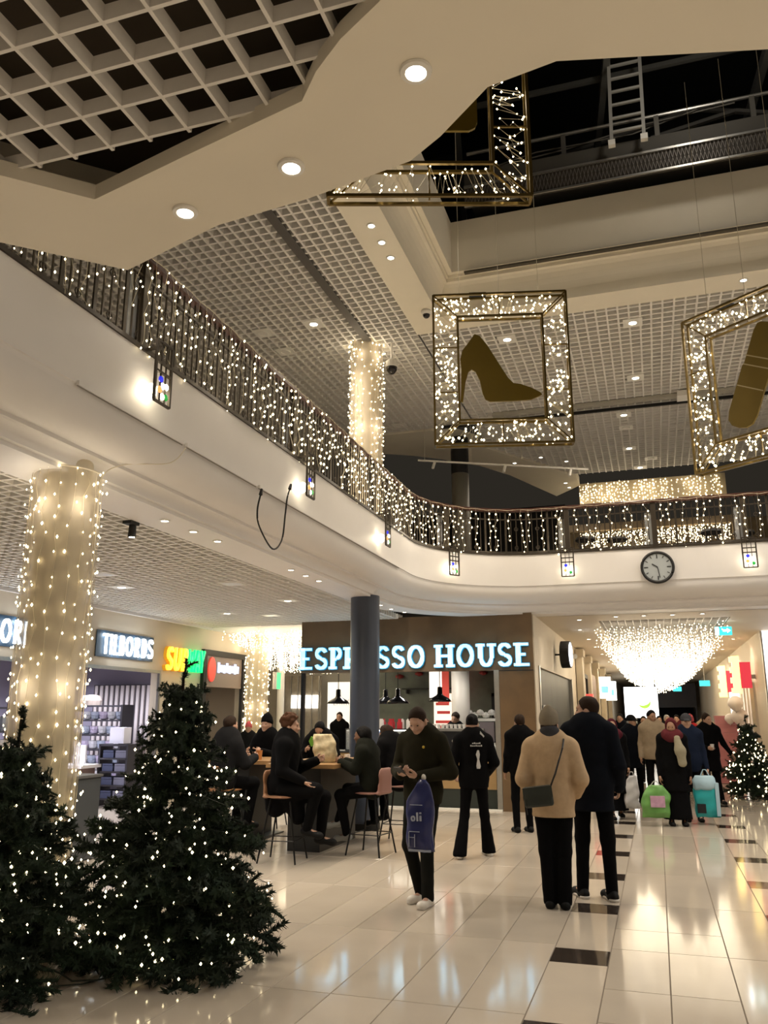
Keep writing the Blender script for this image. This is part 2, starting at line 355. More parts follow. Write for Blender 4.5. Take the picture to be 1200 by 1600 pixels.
# ground floor, over the camera
c2 = root_struct('ceiling')
inner = [(-2.6, 1.6), (-2.06, 2.01), (-1.83, 2.23), (-0.9, 2.0), (-0.81, 1.9), (-0.7, 1.81), (-0.55, 1.72), (-0.1, 1.55), (0.6, 1.62), (2.5, 1.9)]
outer = [(-4.1, 0.65), (-2.38, 2.36), (-2.21, 2.52), (-2.02, 2.70), (-1.76, 2.61), (-1.49, 2.52), (-1.09, 2.47), (-0.67, 2.38), (-0.60, 2.36), (-0.54, 2.29), (-0.45, 2.2), (-0.35, 2.12), (-0.27, 2.08), (-0.14, 2.08), (0.0, 2.12), (0.44, 2.22), (1.2, 2.42), (3.0, 2.9)]
def lerp_path(P, x): return float(np.interp(x, [p[0] for p in P], [p[1] for p in P]))
blades_x(c2, np.arange(-1.34 - 0.15 * 14, 1.2, 0.15), K(-2.0), lambda x: min(2.06 if x < -1.1 else 2.06, lerp_path(inner, x) + 0.10), ZC + 0.035, 0.058, 0.012)
def xr(y):
    q = [x for x in np.arange(-3.5, 2.4, 0.01) if lerp_path(inner, x) + 0.10 > y]
    return q
for y in np.arange(2.04, -1.6, -0.15):
    q = xr(y)
    if not q: continue
    a, b = max(-3.4, q[0]), q[0]
    for x in q:
        if x - b > 0.02: break
        b = x
    if y < 1.6: a, b = -3.4, 1.2
    link('cross_blade', MB().box(a, b, -0.006, 0.006, 0, 0.056).mesh('cross_blade', GRID), c2, (0, float(y), ZC + 0.036))
bkm = MB().box(-4.3, 4, -3, 1.5, 3.98, 4.0); strip_prism(bkm, [(p[0], 1.45 if p[0] > -3 else .6) for p in Ko], Ko, 3.985, 4.0)
struct('ceiling_backing', bkm, PLENUM, c2)
mb = MB()
for x, y0, y1 in ((-2.2, -1, 2.3), (-0.9, -1, 2.1)): mb.cyl((x - .5, 1.45, 3.86), (x + 1.3, 1.62, 3.86), 0.009, n=6)
mb.cyl((-3, 1.3, 3.9), (0.4, 1.78, 3.9), 0.008, n=6)
struct('conduit', mb, mat('conduit_cream', (0.4, 0.34, 0.22), 0.6), c2)
# the painted soffit with its recessed lamps, and the raised rim round the grid
sof = MB()
strip_prism(sof, Ki, Ko, ZC, ZC + 0.03)
so = struct('trim_4', sof, PAINT)
def offset_in(P, d):
    P = np.asarray(P, float); out = []
    for i in range(len(P)):
        t = P[min(i + 1, len(P) - 1)] - P[max(i - 1, 0)]; t /= np.linalg.norm(t); out.append(P[i] + np.array([t[1], -t[0]]) * d)
    return [tuple(q) for q in out]
rim = MB(); strip_prism(rim, offset_in(Ki, 0.012), offset_in(Ki, -0.022), ZC - 0.012, ZC + 0.05)
struct('soffit_rim', rim, PAINT, so)
up = MB(); strip_prism(up, offset_in(Ko, -0.28), offset_in(Ko, -0.31), ZC + 0.45, 4.62); strip_prism(up, offset_in(Ko, 0.03), offset_in(Ko, 0.0), ZC + 0.03, 4.0)
strip_prism(up, offset_in(Ko, 0.0), offset_in(Ko, -0.28), 3.97, 4.0)
struct('gallery_front', up, PAINT, so)

# ---- upper ceiling
c3 = root_struct('ceiling')
blades_x(c3, np.arange(-11.0, -3.4, 0.155), K(4.0), K(17.2), ZU, 0.105, 0.031)
blades_y(c3, np.arange(4.0, 17.2, 0.155), K(-11.0), K(-3.4), ZU, 0.105, 0.031)
bk = mat('upper_backing', (0.12, 0.105, 0.085), 0.9)
struct('ceiling_backing', MB().box(-11.2, -3.38, 3, 17.3, ZU + 0.16, ZU + 0.2), bk, c3)
struct('ceiling_joint', MB().box(-4.38, -4.24, 4, 13.0, ZU - 0.006, ZU + 0.02), mat('joint_grey', (0.12, 0.11, 0.10), 0.6, 0.3), c3)
c4 = root_struct('ceiling')
ymax = lambda x: 22.0 if x > -1.61 else 22.0 - (-1.61 - x) * 1.69
blades_x(c4, np.arange(-3.4, 5.0, 0.172), K(12.45), ymax, ZU, 0.105, 0.03)
blades_y(c4, np.arange(12.45, 22.0, 0.172), lambda y: -3.4 if y < 19 else -3.4 + (y - 19) / 1.69, K(5.0), ZU, 0.105, 0.042)
struct('ceiling_backing', MB().box(-3.4, 5.2, 12.4, 22.1, ZU + 0.16, ZU + 0.2), bk, c4)
# cream soffit beyond the grid with the curved edge of the dark shop
pl = [(-11, 17.2), (-4.4, 17.25), (-3.39, 19.0), (-1.61, 22.05), (-1.6, 23.0), (-2.35, 24.0), (-3.3, 21.4), (-3.9, 20.3), (-4.7, 19.45), (-5.3, 18.95), (-5.9, 18.6), (-11, 18.4)]
struct('ceiling_soffit', MB().prism(pl, (0, 0, ZU - 0.03), (1, 0, 0), (0, 1, 0), (0, 0, 0.25)), PAINT)
# rim of the skylight opening: soffit strip, cove and upstand wall
def rect_path(d):  # far-left part of the opening rectangle: left side then back side
    return [(-2.9 + d, -1.0), (-2.9 + d, 12.0 - d), (7.0, 12.0 - d)]
pr = [(-0.52, ZU - 0.005), (0.0, ZU - 0.005), (0.0, ZU + 0.05)] + [(0.0 + 0.17 * (1 - math.cos(math.radians(a))), ZU + 0.05 + 0.45 * math.sin(math.radians(a))) for a in (15, 30, 45, 60, 75, 90)] + [(0.17, ZU + 0.56), (0.20, ZU + 0.56), (0.20, ZU + 0.60), (0.28, ZU + 0.60), (0.28, ZU + 1.5), (-0.1, ZU + 1.5), (-0.1, ZU + 0.2), (-0.52, ZU + 0.2)]
mb = MB(); vs = []; n = len(pr)
for i in range(3):
    for d, z in pr: vs.append((*rect_path(d)[i], z))
mb.add(vs, [(i * n + k, (i + 1) * n + k, (i + 1) * n + (k + 1) % n, i * n + (k + 1) % n) for i in range(2) for k in range(n)])
struct('trim_5', mb, PAINT)
struct('trim_6', MB().box(-2.4, 7, 11.62, 11.69, ZU + 0.50, ZU + 0.53), mat('shadow_gap', (0.08, 0.07, 0.05), 0.8))
# ---- dark roof over the skylight with rafters, gantry and ladder
ROOF = mat('roof_black', (0.008, 0.009, 0.008), 0.5)
struct('ceiling_roof', MB().box(-8, 12, -4, 16, 14.0, 14.1).box(-8, -7.9, -4, 16, 9.5, 14).box(-8, 12, 15.9, 16, 9.5, 14).box(11.9, 12, -4, 16, 9.5, 14), ROOF)
mb = MB()
for i in range(6):
    x = -5.5 + i * 2.4
    mb.bar((x, 15.5, 10.6), (x + 2.2, 2, 13.6), 0.10, 0.16)
for i in range(5): mb.bar((-5.5, 14.2 - i * 2.6, 10.9 + i * .6), (9, 14.2 - i * 2.6, 10.9 + i * .6), 0.06, 0.08)
struct('trim_7', mb, mat('rafter_grey', (0.05, 0.05, 0.045), 0.6))
# ---- walls
SHOPW = mat('shop_cream', (0.62, 0.55, 0.44), 0.6, noise=0.05, nscale=2)
wl = MB().box(-9.6, -9.4, -3, 7.4, 0, 3.6).box(-9.6, -9.4, 7.4, 14.62, 2.55, 3.6).box(-9.6, -9.4, 14.62, 16.2, 0, 3.6)
struct('wall_left', wl, SHOPW)
struct('wall_left_upper', MB().box(-11.3, -11.1, -3, 26, 4.6, 8.2), mat('cream_upper', (0.5, 0.44, 0.33), 0.6))
struct('wall_back_upper', MB().box(-11, -2.3, 26.0, 26.2, 4.6, 8.2), BLACK)
struct('wall_right', MB().box(9.5, 9.7, -8, 16, 0, 9.0), WPAINT)
struct('wall_rear', MB().box(-14, 9.7, -8.2, -8, 0, 9.0), WPAINT)
struct('wall_corridor_left', MB().box(-2.35, -2.1, 15.75, 16.3, 0, 3.6).box(-2.35, -2.1, 16.3, 22.9, 2.6, 3.6).box(-2.35, -2.1, 22.9, 60, 0, 3.6).box(-2.35, -2.1, 16.3, 22.9, 0, 0.25), SHOPW)
struct('trim_8', MB().box(-2.3, 2.4, 24.4, 24.6, 6.95, 7.15).box(-2.4, -2.25, 24.4, 24.6, 4.6, 7.15).box(2.4, 2.55, 24.4, 24.6, 4.6, 7.15), mat('upper_beam', (.2, .15, .09), .6))
struct('wall_corridor_right', MB().box(2.35, 2.6, 20.6, 60, 0, 3.6), SHOPW)
struct('wall_corridor_end', MB().box(-2.4, 2.6, 60, 60.2, 0, 3.6), mat('end_dark', (0.02, 0.02, 0.025), 0.6))
# corridor ceiling: flat strips each side, grid bay between
c5 = root_struct('ceiling')
CORW = mat('corridor_cream', (0.68, 0.60, 0.48), 0.6)
struct('ceiling_side', MB().box(-2.3, -1.0, 16.2, 60, ZC, ZC + .1).box(1.5, 5, 16.2, 60, ZC, ZC + .1).box(-1.0, 1.5, 16.2, 17.35, ZC, ZC + .1).box(-1, 1.5, 30, 60, ZC, ZC + .1), CORW, c5)
blades_x(c5, np.arange(-0.93, 1.5, 0.15), K(17.35), K(30.0), ZC, 0.08, 0.014)
blades_y(c5, np.arange(17.4, 30.0, 0.3), K(-1.0), K(1.5), ZC, 0.08, 0.014)
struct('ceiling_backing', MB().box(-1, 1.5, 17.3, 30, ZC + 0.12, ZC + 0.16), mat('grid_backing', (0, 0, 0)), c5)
# ================================================================== lamps in the ceilings
def downlight(p, label, watts, group, r=0.055, square=None, col=WARM, glow=LAMP, cat='ceiling lamp'):
    t = thing('downlight', label, cat, p, 0, group)
    if square: MB().box(-square / 2, square / 2, -square / 2, square / 2, -0.004, 0.02).build('panel', LAMPRIM, t)
    MB().lathe([(r * 0.82, -0.002), (r * 0.86, -0.010), (r * 1.25, -0.008), (r * 1.32, 0.0)], 20).build('rim', LAMPRIM, t)
    MB().disc((0, 0, -0.006), (0, 0, -1), r * 0.82, 20).build('lens', glow, t)
    if watts: spot((0, 0, -0.03), watts, col, 0.05, 150, 0.9, parent=t)
    return t
for (x, y), s in zip([(-1.56, 2.4), (-1.07, 2.28), (-0.54, 1.99)], ('leftmost of the three', 'middle one of the three', 'rightmost of the three')):
    downlight((x, y, ZC - 0.001), 'round recessed downlight in the near cream soffit, ' + s, 3, 'downlights in the near soffit', 0.037)
for i, (x, y) in enumerate([(-4.45, 6.84), (-4.44, 7.36), (-4.44, 7.87), (-4.43, 9.81), (-4.43, 10.3), (-4.43, 10.77), (-4.42, 13.57), (-4.4, 14.13), (-4.31, 14.66)]):
    o3 = ['nearest', 'middle', 'farthest'][i % 3]; gr = ['by the black spotlight', 'halfway along the gallery beam', 'right of the blue column'][i // 3]
    downlight((x, y, ZC - 0.001), f'small downlight under the gallery beam, {o3} of three {gr}', P_COVE, 'downlights under the gallery beam', 0.042)
LOWL = [(-7.45, 10.43, 'square-framed downlight in the lower grid ceiling right of the lit column'), (-5.71, 12.55, 'square-framed downlight in the lower grid ceiling left of the blue column'),
        (-7.53, 13.84, 'square-framed downlight in the lower grid ceiling above the yellow and green sign')]
for x, y, lb in LOWL: downlight((x, y, ZC - 0.004), lb, P_LOW, None, 0.07, 0.3)
for x, y in [(-7.45, 6.5), (-5.71, 8.0), (-7.0, 3.5)]: spot((x, y, ZC - 0.03), P_LOW, SOFT, 0.06)
for x, y, lb, m_ in [(-7.01, 9.36, 'pale square panel in the lower grid ceiling just right of the lit column', LAMPRIM), (-5.74, 10.65, 'small lit square panel in the lower grid ceiling with a green edge', LAMPC), (-6.9, 14.4, 'flat white panel in the lower grid ceiling near its far edge', LAMPRIM)]:
    t = thing('ceiling_panel', lb, 'ceiling panel', (x, y, ZC - 0.006)); MB().box(-.16, .16, -.16, .16, 0, .02).build('plate', m_ if m_ is LAMPRIM else LAMPRIM, t)
    MB().box(-.11, .11, -.11, .11, -0.003, 0).build('inset', mat('inset_white', (.72, .74, .76), .3), t)
UPL = [(-4.95, 11.6, 'square-framed downlight in the upper grid ceiling left of the upper lit column'), (-1.99, 13.16, 'square-framed downlight seen through the shoe frame above the shoe'), (0.09, 13.17, 'square-framed downlight between the two gold frames, nearest the skylight'),
       (0.08, 15.58, 'square-framed downlight between the two gold frames, second from the skylight'), (-0.21, 17.61, 'square-framed downlight between the two gold frames, third from the skylight'), (-0.17, 20.03, 'square-framed downlight between the two gold frames, fourth from the skylight'),
       (0.05, 21.79, 'square-framed downlight at the far end of the upper grid ceiling')]
for x, y, lb in UPL: downlight((x, y, ZU - 0.006), lb, P_UP, None, 0.075, 0.31)
for i, (x, y) in enumerate([(-3.13, 9.2), (-3.12, 9.62), (-3.12, 10.03)]):
    downlight((x, y, ZU - 0.008), f'small bright downlight in the cream strip beside the skylight, {["nearest", "middle", "farthest"][i]} of three', P_UP * 0.35, 'downlights beside the skylight', 0.05)
downlight((1.7, 12.23, ZU - 0.008), 'small bright downlight in the cream strip above the right gold frame', P_UP * .5, None, 0.05)
for i, (x, y) in enumerate([(-2.31, 20.1), (-1.73, 20.63), (-1.95, 22.6), (-1.9, 23.1), (-3.0, 20.3)]):
    downlight((x, y, ZU - (0.008 if i < 2 else 0.034)), ['tiny downlight at the grid edge over the dark shop', 'tiny downlight right beside the long white track rail end', 'tiny downlight in the cream soffit left of the light curtain, upper', 'tiny downlight in the cream soffit left of the light curtain, lower', 'tiny downlight above the middle of the track rail'][i], P_UP * .25, None, 0.05)
for x, y in [(-7.5, 8), (-7.5, 13.5), (-5, 6), (3.0, 14), (3.2, 18), (-8.5, 10.5)]: spot((x, y, ZU - 0.03), P_UP, WARM, 0.06)      # the same ceiling lamps farther along, hidden from here
for x, y in [(-3.0, -0.8), (0.2, -0.8), (1.9, 0.6), (-1.2, -3.0), (3.5, -2.0)]: spot((x, y, ZC - 0.03), P_LOW * 1.5, WARM, 0.06)       # lamps of the ceiling behind the camera
for x, y in [(4.6, 3.0), (4.6, 7.0), (4.6, 11.0), (6.5, 13.5)]: spot((x, y, ZU - .03), P_UP * 1.6, SOFT, 0.08)       # unseen lights added high on the right to brighten the gallery fascia
for x, y in [(5.2, 3.5), (5.2, 7.5), (5.2, 11.5)]: spot((x, y, ZC + 0.4), P_LOW * 1.6, WARM, 0.08)                  # added fill lights out of frame; no known lamps hang there
for (x, y, lb) in [(-5.9, 11.65, 'small blank white square in the upper grid, left of the downlight'), (-5.84, 12.44, 'white square cover with round centre in the upper grid, above the railing'), (-5.02, 16.79, 'faint white square in the upper grid right of the upper lit column'), (-0.19, 18.48, 'thin white square in the upper grid between the frames'), (0.33, 21.06, 'white projector-like box under the far upper grid')]:
    t = thing('ceiling_panel', lb, 'ceiling panel', (x, y, ZU - 0.008)); MB().box(-.15, .15, -.15, .15, 0, .02).build('plate', LAMPRIM, t); MB().lathe([(.07, -.004), (.08, -.012), (.085, 0)], 16).build('cover', LAMPRIM, t)
def dome(p, lb, big=1.0):
    t = thing('security_camera', lb, 'camera', p)
    MB().lathe([(.075 * big, 0), (.08 * big, -.03 * big), (.06 * big, -.06 * big)], 16).build('housing', LAMPRIM, t)
    MB().lathe([(.055 * big, -.055 * big), (.05 * big, -.085 * big), (.03 * big, -.108 * big), (.005, -.116 * big)], 16).build('dome', mat('dome_black', (.01, .008, .008), .1), t, True)
dome((-3.05, 11.72, ZU - .01), 'black dome camera on the cream strip at the corner left of the shoe frame', 1.1)
t = thing('security_camera', 'dark dome camera hanging on a pale stem beside the upper lit column', 'camera', (-3.93, 12.67, ZU)); MB().cyl((0, 0, 0), (0, 0, -.3), .02, n=8).build('stem', LAMPRIM, t); MB().lathe([(.03, -.3), (.10, -.36), (.11, -.45), (.105, -.47)], 16).build('housing', LAMPRIM, t); MB().lathe([(.10, -.47), (.09, -.53), (.05, -.58), (.01, -.59)], 16).build('dome', MATS['dome_black'], t, True)
t = thing('track_spotlight', 'small black spotlight at the edge of the lower grid, right of the lit column', 'lamp', (-4.8, 6.79, ZC)); MB().box(-.05, .05, -.07, .07, -.03, 0).build('base', BLACK, t); MB().cyl((0, .03, -.03), (0, .03, -.15), .035, .04).build('head', BLACK, t); MB().disc((0, .03, -.151), (0, 0, -1), .028).build('lens', LAMP, t)

# ================================================================== railing round the gallery
RZ0, RZ1 = 4.635, 5.45
rail = thing('gallery_railing', 'bronze iron railing with ringed bars and dark red handrail round the upper gallery', 'railing')
sweep([(0.02, RZ1), (0.02, RZ1 + 0.045), (0.04, RZ1 + 0.06), (0.10, RZ1 + 0.06), (0.12, RZ1 + 0.045), (0.12, RZ1)], edge_path(), True).build('handrail', DARKWOOD, rail)
sweep([(0.055, RZ1 - 0.16), (0.055, RZ1 - 0.14), (0.085, RZ1 - 0.14), (0.085, RZ1 - 0.16)], edge_path(), True).build('upper_rail', IRON, rail)
sweep([(0.045, RZ0 + 0.02), (0.045, RZ0 + 0.045), (0.095, RZ0 + 0.045), (0.095, RZ0 + 0.02)], edge_path(), True).build('lower_rail', IRON, rail)
hB = RZ1 - RZ0
bar_thin = MB().cyl((0, 0, 0.02), (0, 0, hB), 0.009, n=6).mesh('thin_bar', IRON)
mb = MB().cyl((0, 0, 0.02), (0, 0, hB), 0.009, n=6)
ring = [(0.0, 0.032 * math.cos(2 * PI * k / 10), 0.032 * math.sin(2 * PI * k / 10)) for k in range(11)]
mb.tube([V(*q) + V(0, 0, 0.12) for q in ring], 0.007, 5); mb.tube([V(*q) + V(0, 0, 0.48) for q in ring], 0.007, 5); bar_ring = mb.mesh('ringed_bar', IRON)
bar_flat = MB().box(-0.008, 0.008, -0.018, 0.018, 0.0, hB).mesh('flat_bar', IRON)
post_me = MB().box(-0.03, 0.03, -0.045, 0.045, -0.03, hB + 0.01).mesh('post', IRON)
glass_me = MB().box(-0.006, 0.006, -0.06, 0.06, 0.03, hB - 0.17).mesh('post_plate', mat('post_plate_grey', (0.35, 0.36, 0.38), 0.25, 0.3))
LANT = [('y', 5.42), ('y', 8.52), ('y', 11.5), ('x', -3.42), ('x', -1.35), ('x', 1.71)]
def on_arc_x(x):   # path point of the rounded corner at this x
    dx = x - (XF + RC); a = math.acos(dx / RC); return V(XF + RC + RC * math.cos(a), YF - RC + RC * math.sin(a), 0), V(math.cos(a), math.sin(a), 0)
posts = [(V(XF, y, 0), V(-1, 0, 0)) for y in (2.4, 5.42, 8.52, 11.5)] + [on_arc_x(-3.42), (V(-1.35, YF, 0), V(0, 1, 0)), (V(0.2, YF, 0), V(0, 1, 0)), (V(1.71, YF, 0), V(0, 1, 0)), (V(3.3, YF, 0), V(0, 1, 0))]
for i, (p, q) in enumerate(edge_path(y0=1.0, x1=3.6, step=0.095)):
    if min(np.linalg.norm((p - pp)[:2]) for pp, _ in posts) < 0.05: continue
    me = [bar_flat, bar_thin, bar_ring, bar_thin][i % 4]; c = p + q * 0.07
    link('baluster', me, rail, (c[0], c[1], RZ0), (0, 0, math.atan2(q[1], q[0])))
for p, q in posts:
    c = p + q * 0.07; a = math.atan2(q[1], q[0])
    po = link('post', post_me, rail, (c[0], c[1], RZ0), (0, 0, a)); link('post_plate', glass_me, po, (0.035, 0.10, 0))
# icicle lights on the railing
strings = thing('railing_string_lights', 'curtain of warm string lights hanging along the gallery railing', 'string lights')
wires = MB(); pts = []
for i, (p, q) in enumerate(edge_path(y0=1.2, x1=3.4, step=0.125)):
    if p[0] > -3.0 and i % 5 in (1, 3): continue
    b = p - q * 0.0 + V(RNG.normal(0, .012), RNG.normal(0, .012), 0); n = int(RNG.choice([5, 7, 9, 10])); z = RZ1 + 0.03; line = [b + V(0, 0, z)]
    for k in range(n):
        z -= RNG.uniform(0.07, 0.15)
        if z < RZ0 - 0.06: break
        u = b + V(RNG.normal(0, .02), RNG.normal(0, .02), z) - q * 0.01; line.append(u); pts.append(u - q * RNG.uniform(0.005, .03) + V(RNG.normal(0, .012), RNG.normal(0, .012), 0))
    wires.tube(line, 0.0022, 3)
wires.tube([p - q * 0.005 + V(0, 0, RZ1 + 0.03 - 0.02 * (i % 2)) for i, (p, q) in enumerate(edge_path(y0=1.2, x1=3.4, step=0.2))], 0.004, 4)
wires.build('wire', WIRE, strings, kind='stuff')
pts = np.array(pts); dist = np.linalg.norm(pts - V(0, 0, 1.7), axis=1)
bulbs(pts, np.clip(0.0013 * dist, 0.0075, 0.0128) * RNG.uniform(0.7, 1.2, len(pts)), 'bulb', LED, strings)
for p, q in edge_path(y0=3.5, x1=3.0, step=1.6): point(p - q * 0.10 + V(0, 0, 4.78), 1.6, WARM, 0.15, parent=strings)

# ================================================================== wall lanterns on the fascia
GL = [mat('glass_blue', (0.02, 0.03, 0.5), 0.2, emit=(.03, .04, .8), es=.8), mat('glass_green', (.02, .3, .05), .2, emit=(.03, .5, .08), es=.5), mat('glass_orange', (.8, .25, .08), .2, emit=(1, .35, .1), es=1.2), mat('glass_white', (.9, .9, .85), .2, emit=(1, .92, .75), es=4)]
def lantern_meshes():
    f = MB(); W, Hh = .11, .26
    for y in (-W, W): f.box(.0, .02, y - .011, y + .011, -Hh, Hh)
    for z in (-Hh, Hh, .0, .08): f.box(.0, .02, -W, W, z - .009, z + .009)
    for y in (-.035, .035): f.box(.004, .016, y - .005, y + .005, -Hh, Hh)
    fm = f.mesh('lantern_frame', IRON)
    return fm, MB().box(-.16, .0, -.012, .012, -.01, .01).mesh('lantern_arm', IRON)
LF, LA = lantern_meshes()
BEAD = [MB().lathe([(0.004, -.03), (.024, -.018), (.03, 0), (.024, .018), (.004, .03)], 8).mesh('bead', g) for g in GL]
LG = MB().lathe([(.01, -.09), (.045, -.06), (.055, 0), (.045, .05), (.02, .07)], 12).mesh('globe', mat('globe_glow', (1, 1, 1), .3, emit=(1, .88, .62), es=11, sample=False))
names = ['nearest the camera', 'second along the left gallery', 'third along the left gallery', 'on the bend', 'left of the round clock', 'right of the round clock']
for (k, val), nm in zip(LANT, names):
    if k == 'y': p, q = V(XF, val, 0), V(-1, 0, 0)
    elif val < XF + RC: p, q = on_arc_x(val)
    else: p, q = V(val, YF, 0), V(0, 1, 0)
    t = thing('wall_lantern', 'iron lantern with coloured glass on the white gallery front, ' + nm, 'lantern', tuple(p - q * 0.16 + V(0, 0, 4.40)), math.atan2(-q[1], -q[0]), 'lanterns on the gallery front')
    link('frame', LF, t); link('arm', LA, t, (0, 0, .24)); link('globe', LG, t, (-0.09, 0, -.13), None, (.8, .8, .8))
    for (y, z, g) in ((-.03, -.06, 0), (.05, -.10, 3), (-.04, -.15, 2), (.05, -.19, 1), (.0, -.20, 3), (0, -.11, 3)): link('bead', BEAD[g], t, (.012, y, z), None, (0.5, 1, 1))
    point((-0.07, 0, -.13), 1.3, (1, .84, .55), .05, parent=t)

# ================================================================== columns
def lit_column(name, label, x, y, z0, z1, r_core, r_net, n, rb, ring=False):
    t = thing(name, label, 'column', (x, y, 0))
    MB().cyl((0, 0, z0), (0, 0, z1), r_core, n=40).build('shaft', mat('column_cream', (.62, .55, .42), .5), t, True).data.set_sharp_from_angle(angle=.6)
    zt = z1 if not ring else ring
    MB().cyl((0, 0, z0 + .02), (0, 0, zt), r_net, n=40, cap=False).build('sheer_wrap', mat('sheer_cloth', (.72, .64, .5), .8, alpha=.42), t, True)
    if ring: MB().tube([(r_net * math.cos(2 * PI * k / 32), r_net * math.sin(2 * PI * k / 32), zt) for k in range(33)], .008, 6).build('hoop', PAINT, t)
    P = []; wr = MB()
    for k in range(18):
        a = 2 * PI * k / 18 + RNG.uniform(-.1, .1); z = zt - .02; line = []
        while z > z0 + .05:
            a2 = a + RNG.normal(0, .05); rr = r_net + .012; q = V(rr * math.cos(a2), rr * math.sin(a2), z); line.append(q); P.append(q + V(*RNG.normal(0, .012, 3)) + nrm(V(q[0], q[1], 0)) * .015); z -= RNG.uniform(.5, 1.5) * (zt - z0) / n * 18
        wr.tube(line, .0022, 3)
    wr.build('wire', mat('column_wire', (.6, .52, .38), .6), t, kind='stuff'); bulbs(P, rb, 'bulb', LED, t)
    for k in range(4):
        for j in range(3):
            a = PI * (1.15 + .35 * k); point((1.28 * r_net * math.cos(a), 1.28 * r_net * math.sin(a), z0 + .5 + (zt - z0 - .8) * j / 2), 1.0, WARM, .08, parent=t)
    return t
lit_column('lit_column', 'thick cream column wrapped in sheer cloth and string lights behind the left trees', -4.37, 5.3, 0, 4.1, .19, .255, 480, .0105, 3.58)
lit_column('lit_column', 'cream column wrapped in string lights on the upper floor behind the railing', -4.40, 12.7, 4.6, 8.05, .20, .275, 420, .0145)
BLUE = mat('blue_grey_paint', (.05, .062, .09), .35, noise=.05)
bc = thing('blue_column', 'plain dark blue-grey round column in front of the coffee shop', 'column', (-4.40, 12.7, 0)); MB().cyl((0, 0, 0), (0, 0, 3.58), .235, n=40).build('shaft', BLUE, bc, True).data.set_sharp_from_angle(angle=.6); MB().cyl((0, 0, 0), (0, 0, .1), .25, n=40).build('base', BLACKMETAL, bc)
MB().cyl((0, 0, 3.58), (0, 0, 3.9), .21, n=32).build('head', WPAINT, bc)
uc = thing('grey_column', 'plain grey column with a dark top on the upper floor by the dark shop', 'column', (-3.93, 18.0, 0)); MB().cyl((0, 0, 4.6), (0, 0, 7.1), .2, n=32).build('shaft', mat('column_grey', (.2, .19, .16), .5), uc, True); MB().cyl((0, 0, 7.1), (0, 0, 7.97), .205, n=32).build('top', BLACK, uc)

# ================================================================== clock, trunking, cord
ck = thing('wall_clock', 'round black-rimmed clock with a grey face on the white gallery front', 'clock', (.2, YF - .002, 4.24))
R_ = .285
MB().cyl((0, 0, 0), (0, -.07, 0), R_, n=48).build('case', BLACK, ck); MB().disc((0, -.072, 0), (0, -1, 0), R_ * .86, 48).build('face', mat('clock_face', (.42, .46, .48), .35), ck)
MB().tube([(R_ * .93 * math.cos(2 * PI * k / 48), -.07, R_ * .93 * math.sin(2 * PI * k / 48)) for k in range(49)], .028, 6).build('rim', BLACK, ck)
mk = MB()
for k in range(12):
    a = 2 * PI * k / 12; d = V(math.sin(a), 0, math.cos(a)); l = .07 if k % 3 == 0 else .045; mk.bar(d * (R_ * .8 - l) + V(0, -.075, 0), d * R_ * .8 + V(0, -.075, 0), .018 if k % 3 == 0 else .011, .004, (0, 1, 0))
mk.build('hour_mark', BLACK, ck)
MB().bar((0, -.08, 0), (-.09, -.08, .06), .018, .005, (0, 1, 0)).build('hour_hand', BLACK, ck); MB().bar((0, -.085, 0), (.03, -.085, -.19), .012, .005, (0, 1, 0)).build('minute_hand', BLACK, ck)
for y0, y1, lb in ((4.60, 6.02, 'white cable trunking along the left gallery edge above the lit column'), (6.08, 7.46, 'white cable trunking along the left gallery edge, middle length'), (7.52, 12.6, 'white cable trunking along the left gallery edge, long far length')):
    t = thing('cable_trunking', lb, 'trunking', (XF + .001, y0, 4.0)); MB().box(0, .025, 0, y1 - y0, .0, .035).build('cover', WPAINT, t); MB().box(.004, .012, 0, y1 - y0, -.006, .0).build('shadow_strip', mat('shadow_strip_grey', (.2, .19, .17), .6), t)  # thin dark strip painted in for the shade line below the cover
def cord(pts, r, name, label, m, plug=True):
    t = thing(name, label, 'cable'); P = [np.asarray(p, float) for p in pts]; out = []
    for i in range(len(P) - 1):
        p0, p1, p2, p3 = P[max(i - 1, 0)], P[i], P[i + 1], P[min(i + 2, len(P) - 1)]
        for k in range(6):
            u = k / 6; out.append(.5 * ((2 * p1) + (-p0 + p2) * u + (2 * p0 - 5 * p1 + 4 * p2 - p3) * u * u + (-p0 + 3 * p1 - 3 * p2 + p3) * u ** 3))
    out.append(P[-1]); MB().tube(out, r, 6).build('cable', m, t)
    if plug:
        for e, o2 in ((P[0], P[1]), (P[-1], P[-2])): MB().cyl(e + nrm(e - o2) * .07, e, .014, .02, 8).build('plug', m, t)
XC = XF + .045
cord([(XC, 7.50, 3.92), (XC, 7.44, 3.74), (XC, 7.50, 3.58), (XC + .02, 7.78, 3.40), (XC, 8.05, 3.55), (XC, 8.12, 3.85), (XC, 8.16, 4.05), (XC, 8.22, 4.17)], .009, 'power_cord', 'loose black power cord looping from the white trunking on the gallery front', BLACK)
cord([(XF + .03, 6.05, 3.98), (XF - .03, 5.9, 3.80), (XF - .25, 5.6, 3.72), (-4.13, 5.42, 3.58), (-4.12, 5.38, 3.3), (-4.11, 5.36, 2.0)], .005, 'thin_wire', 'thin cream wire running from the trunking down to the lit column', PAINT, False)

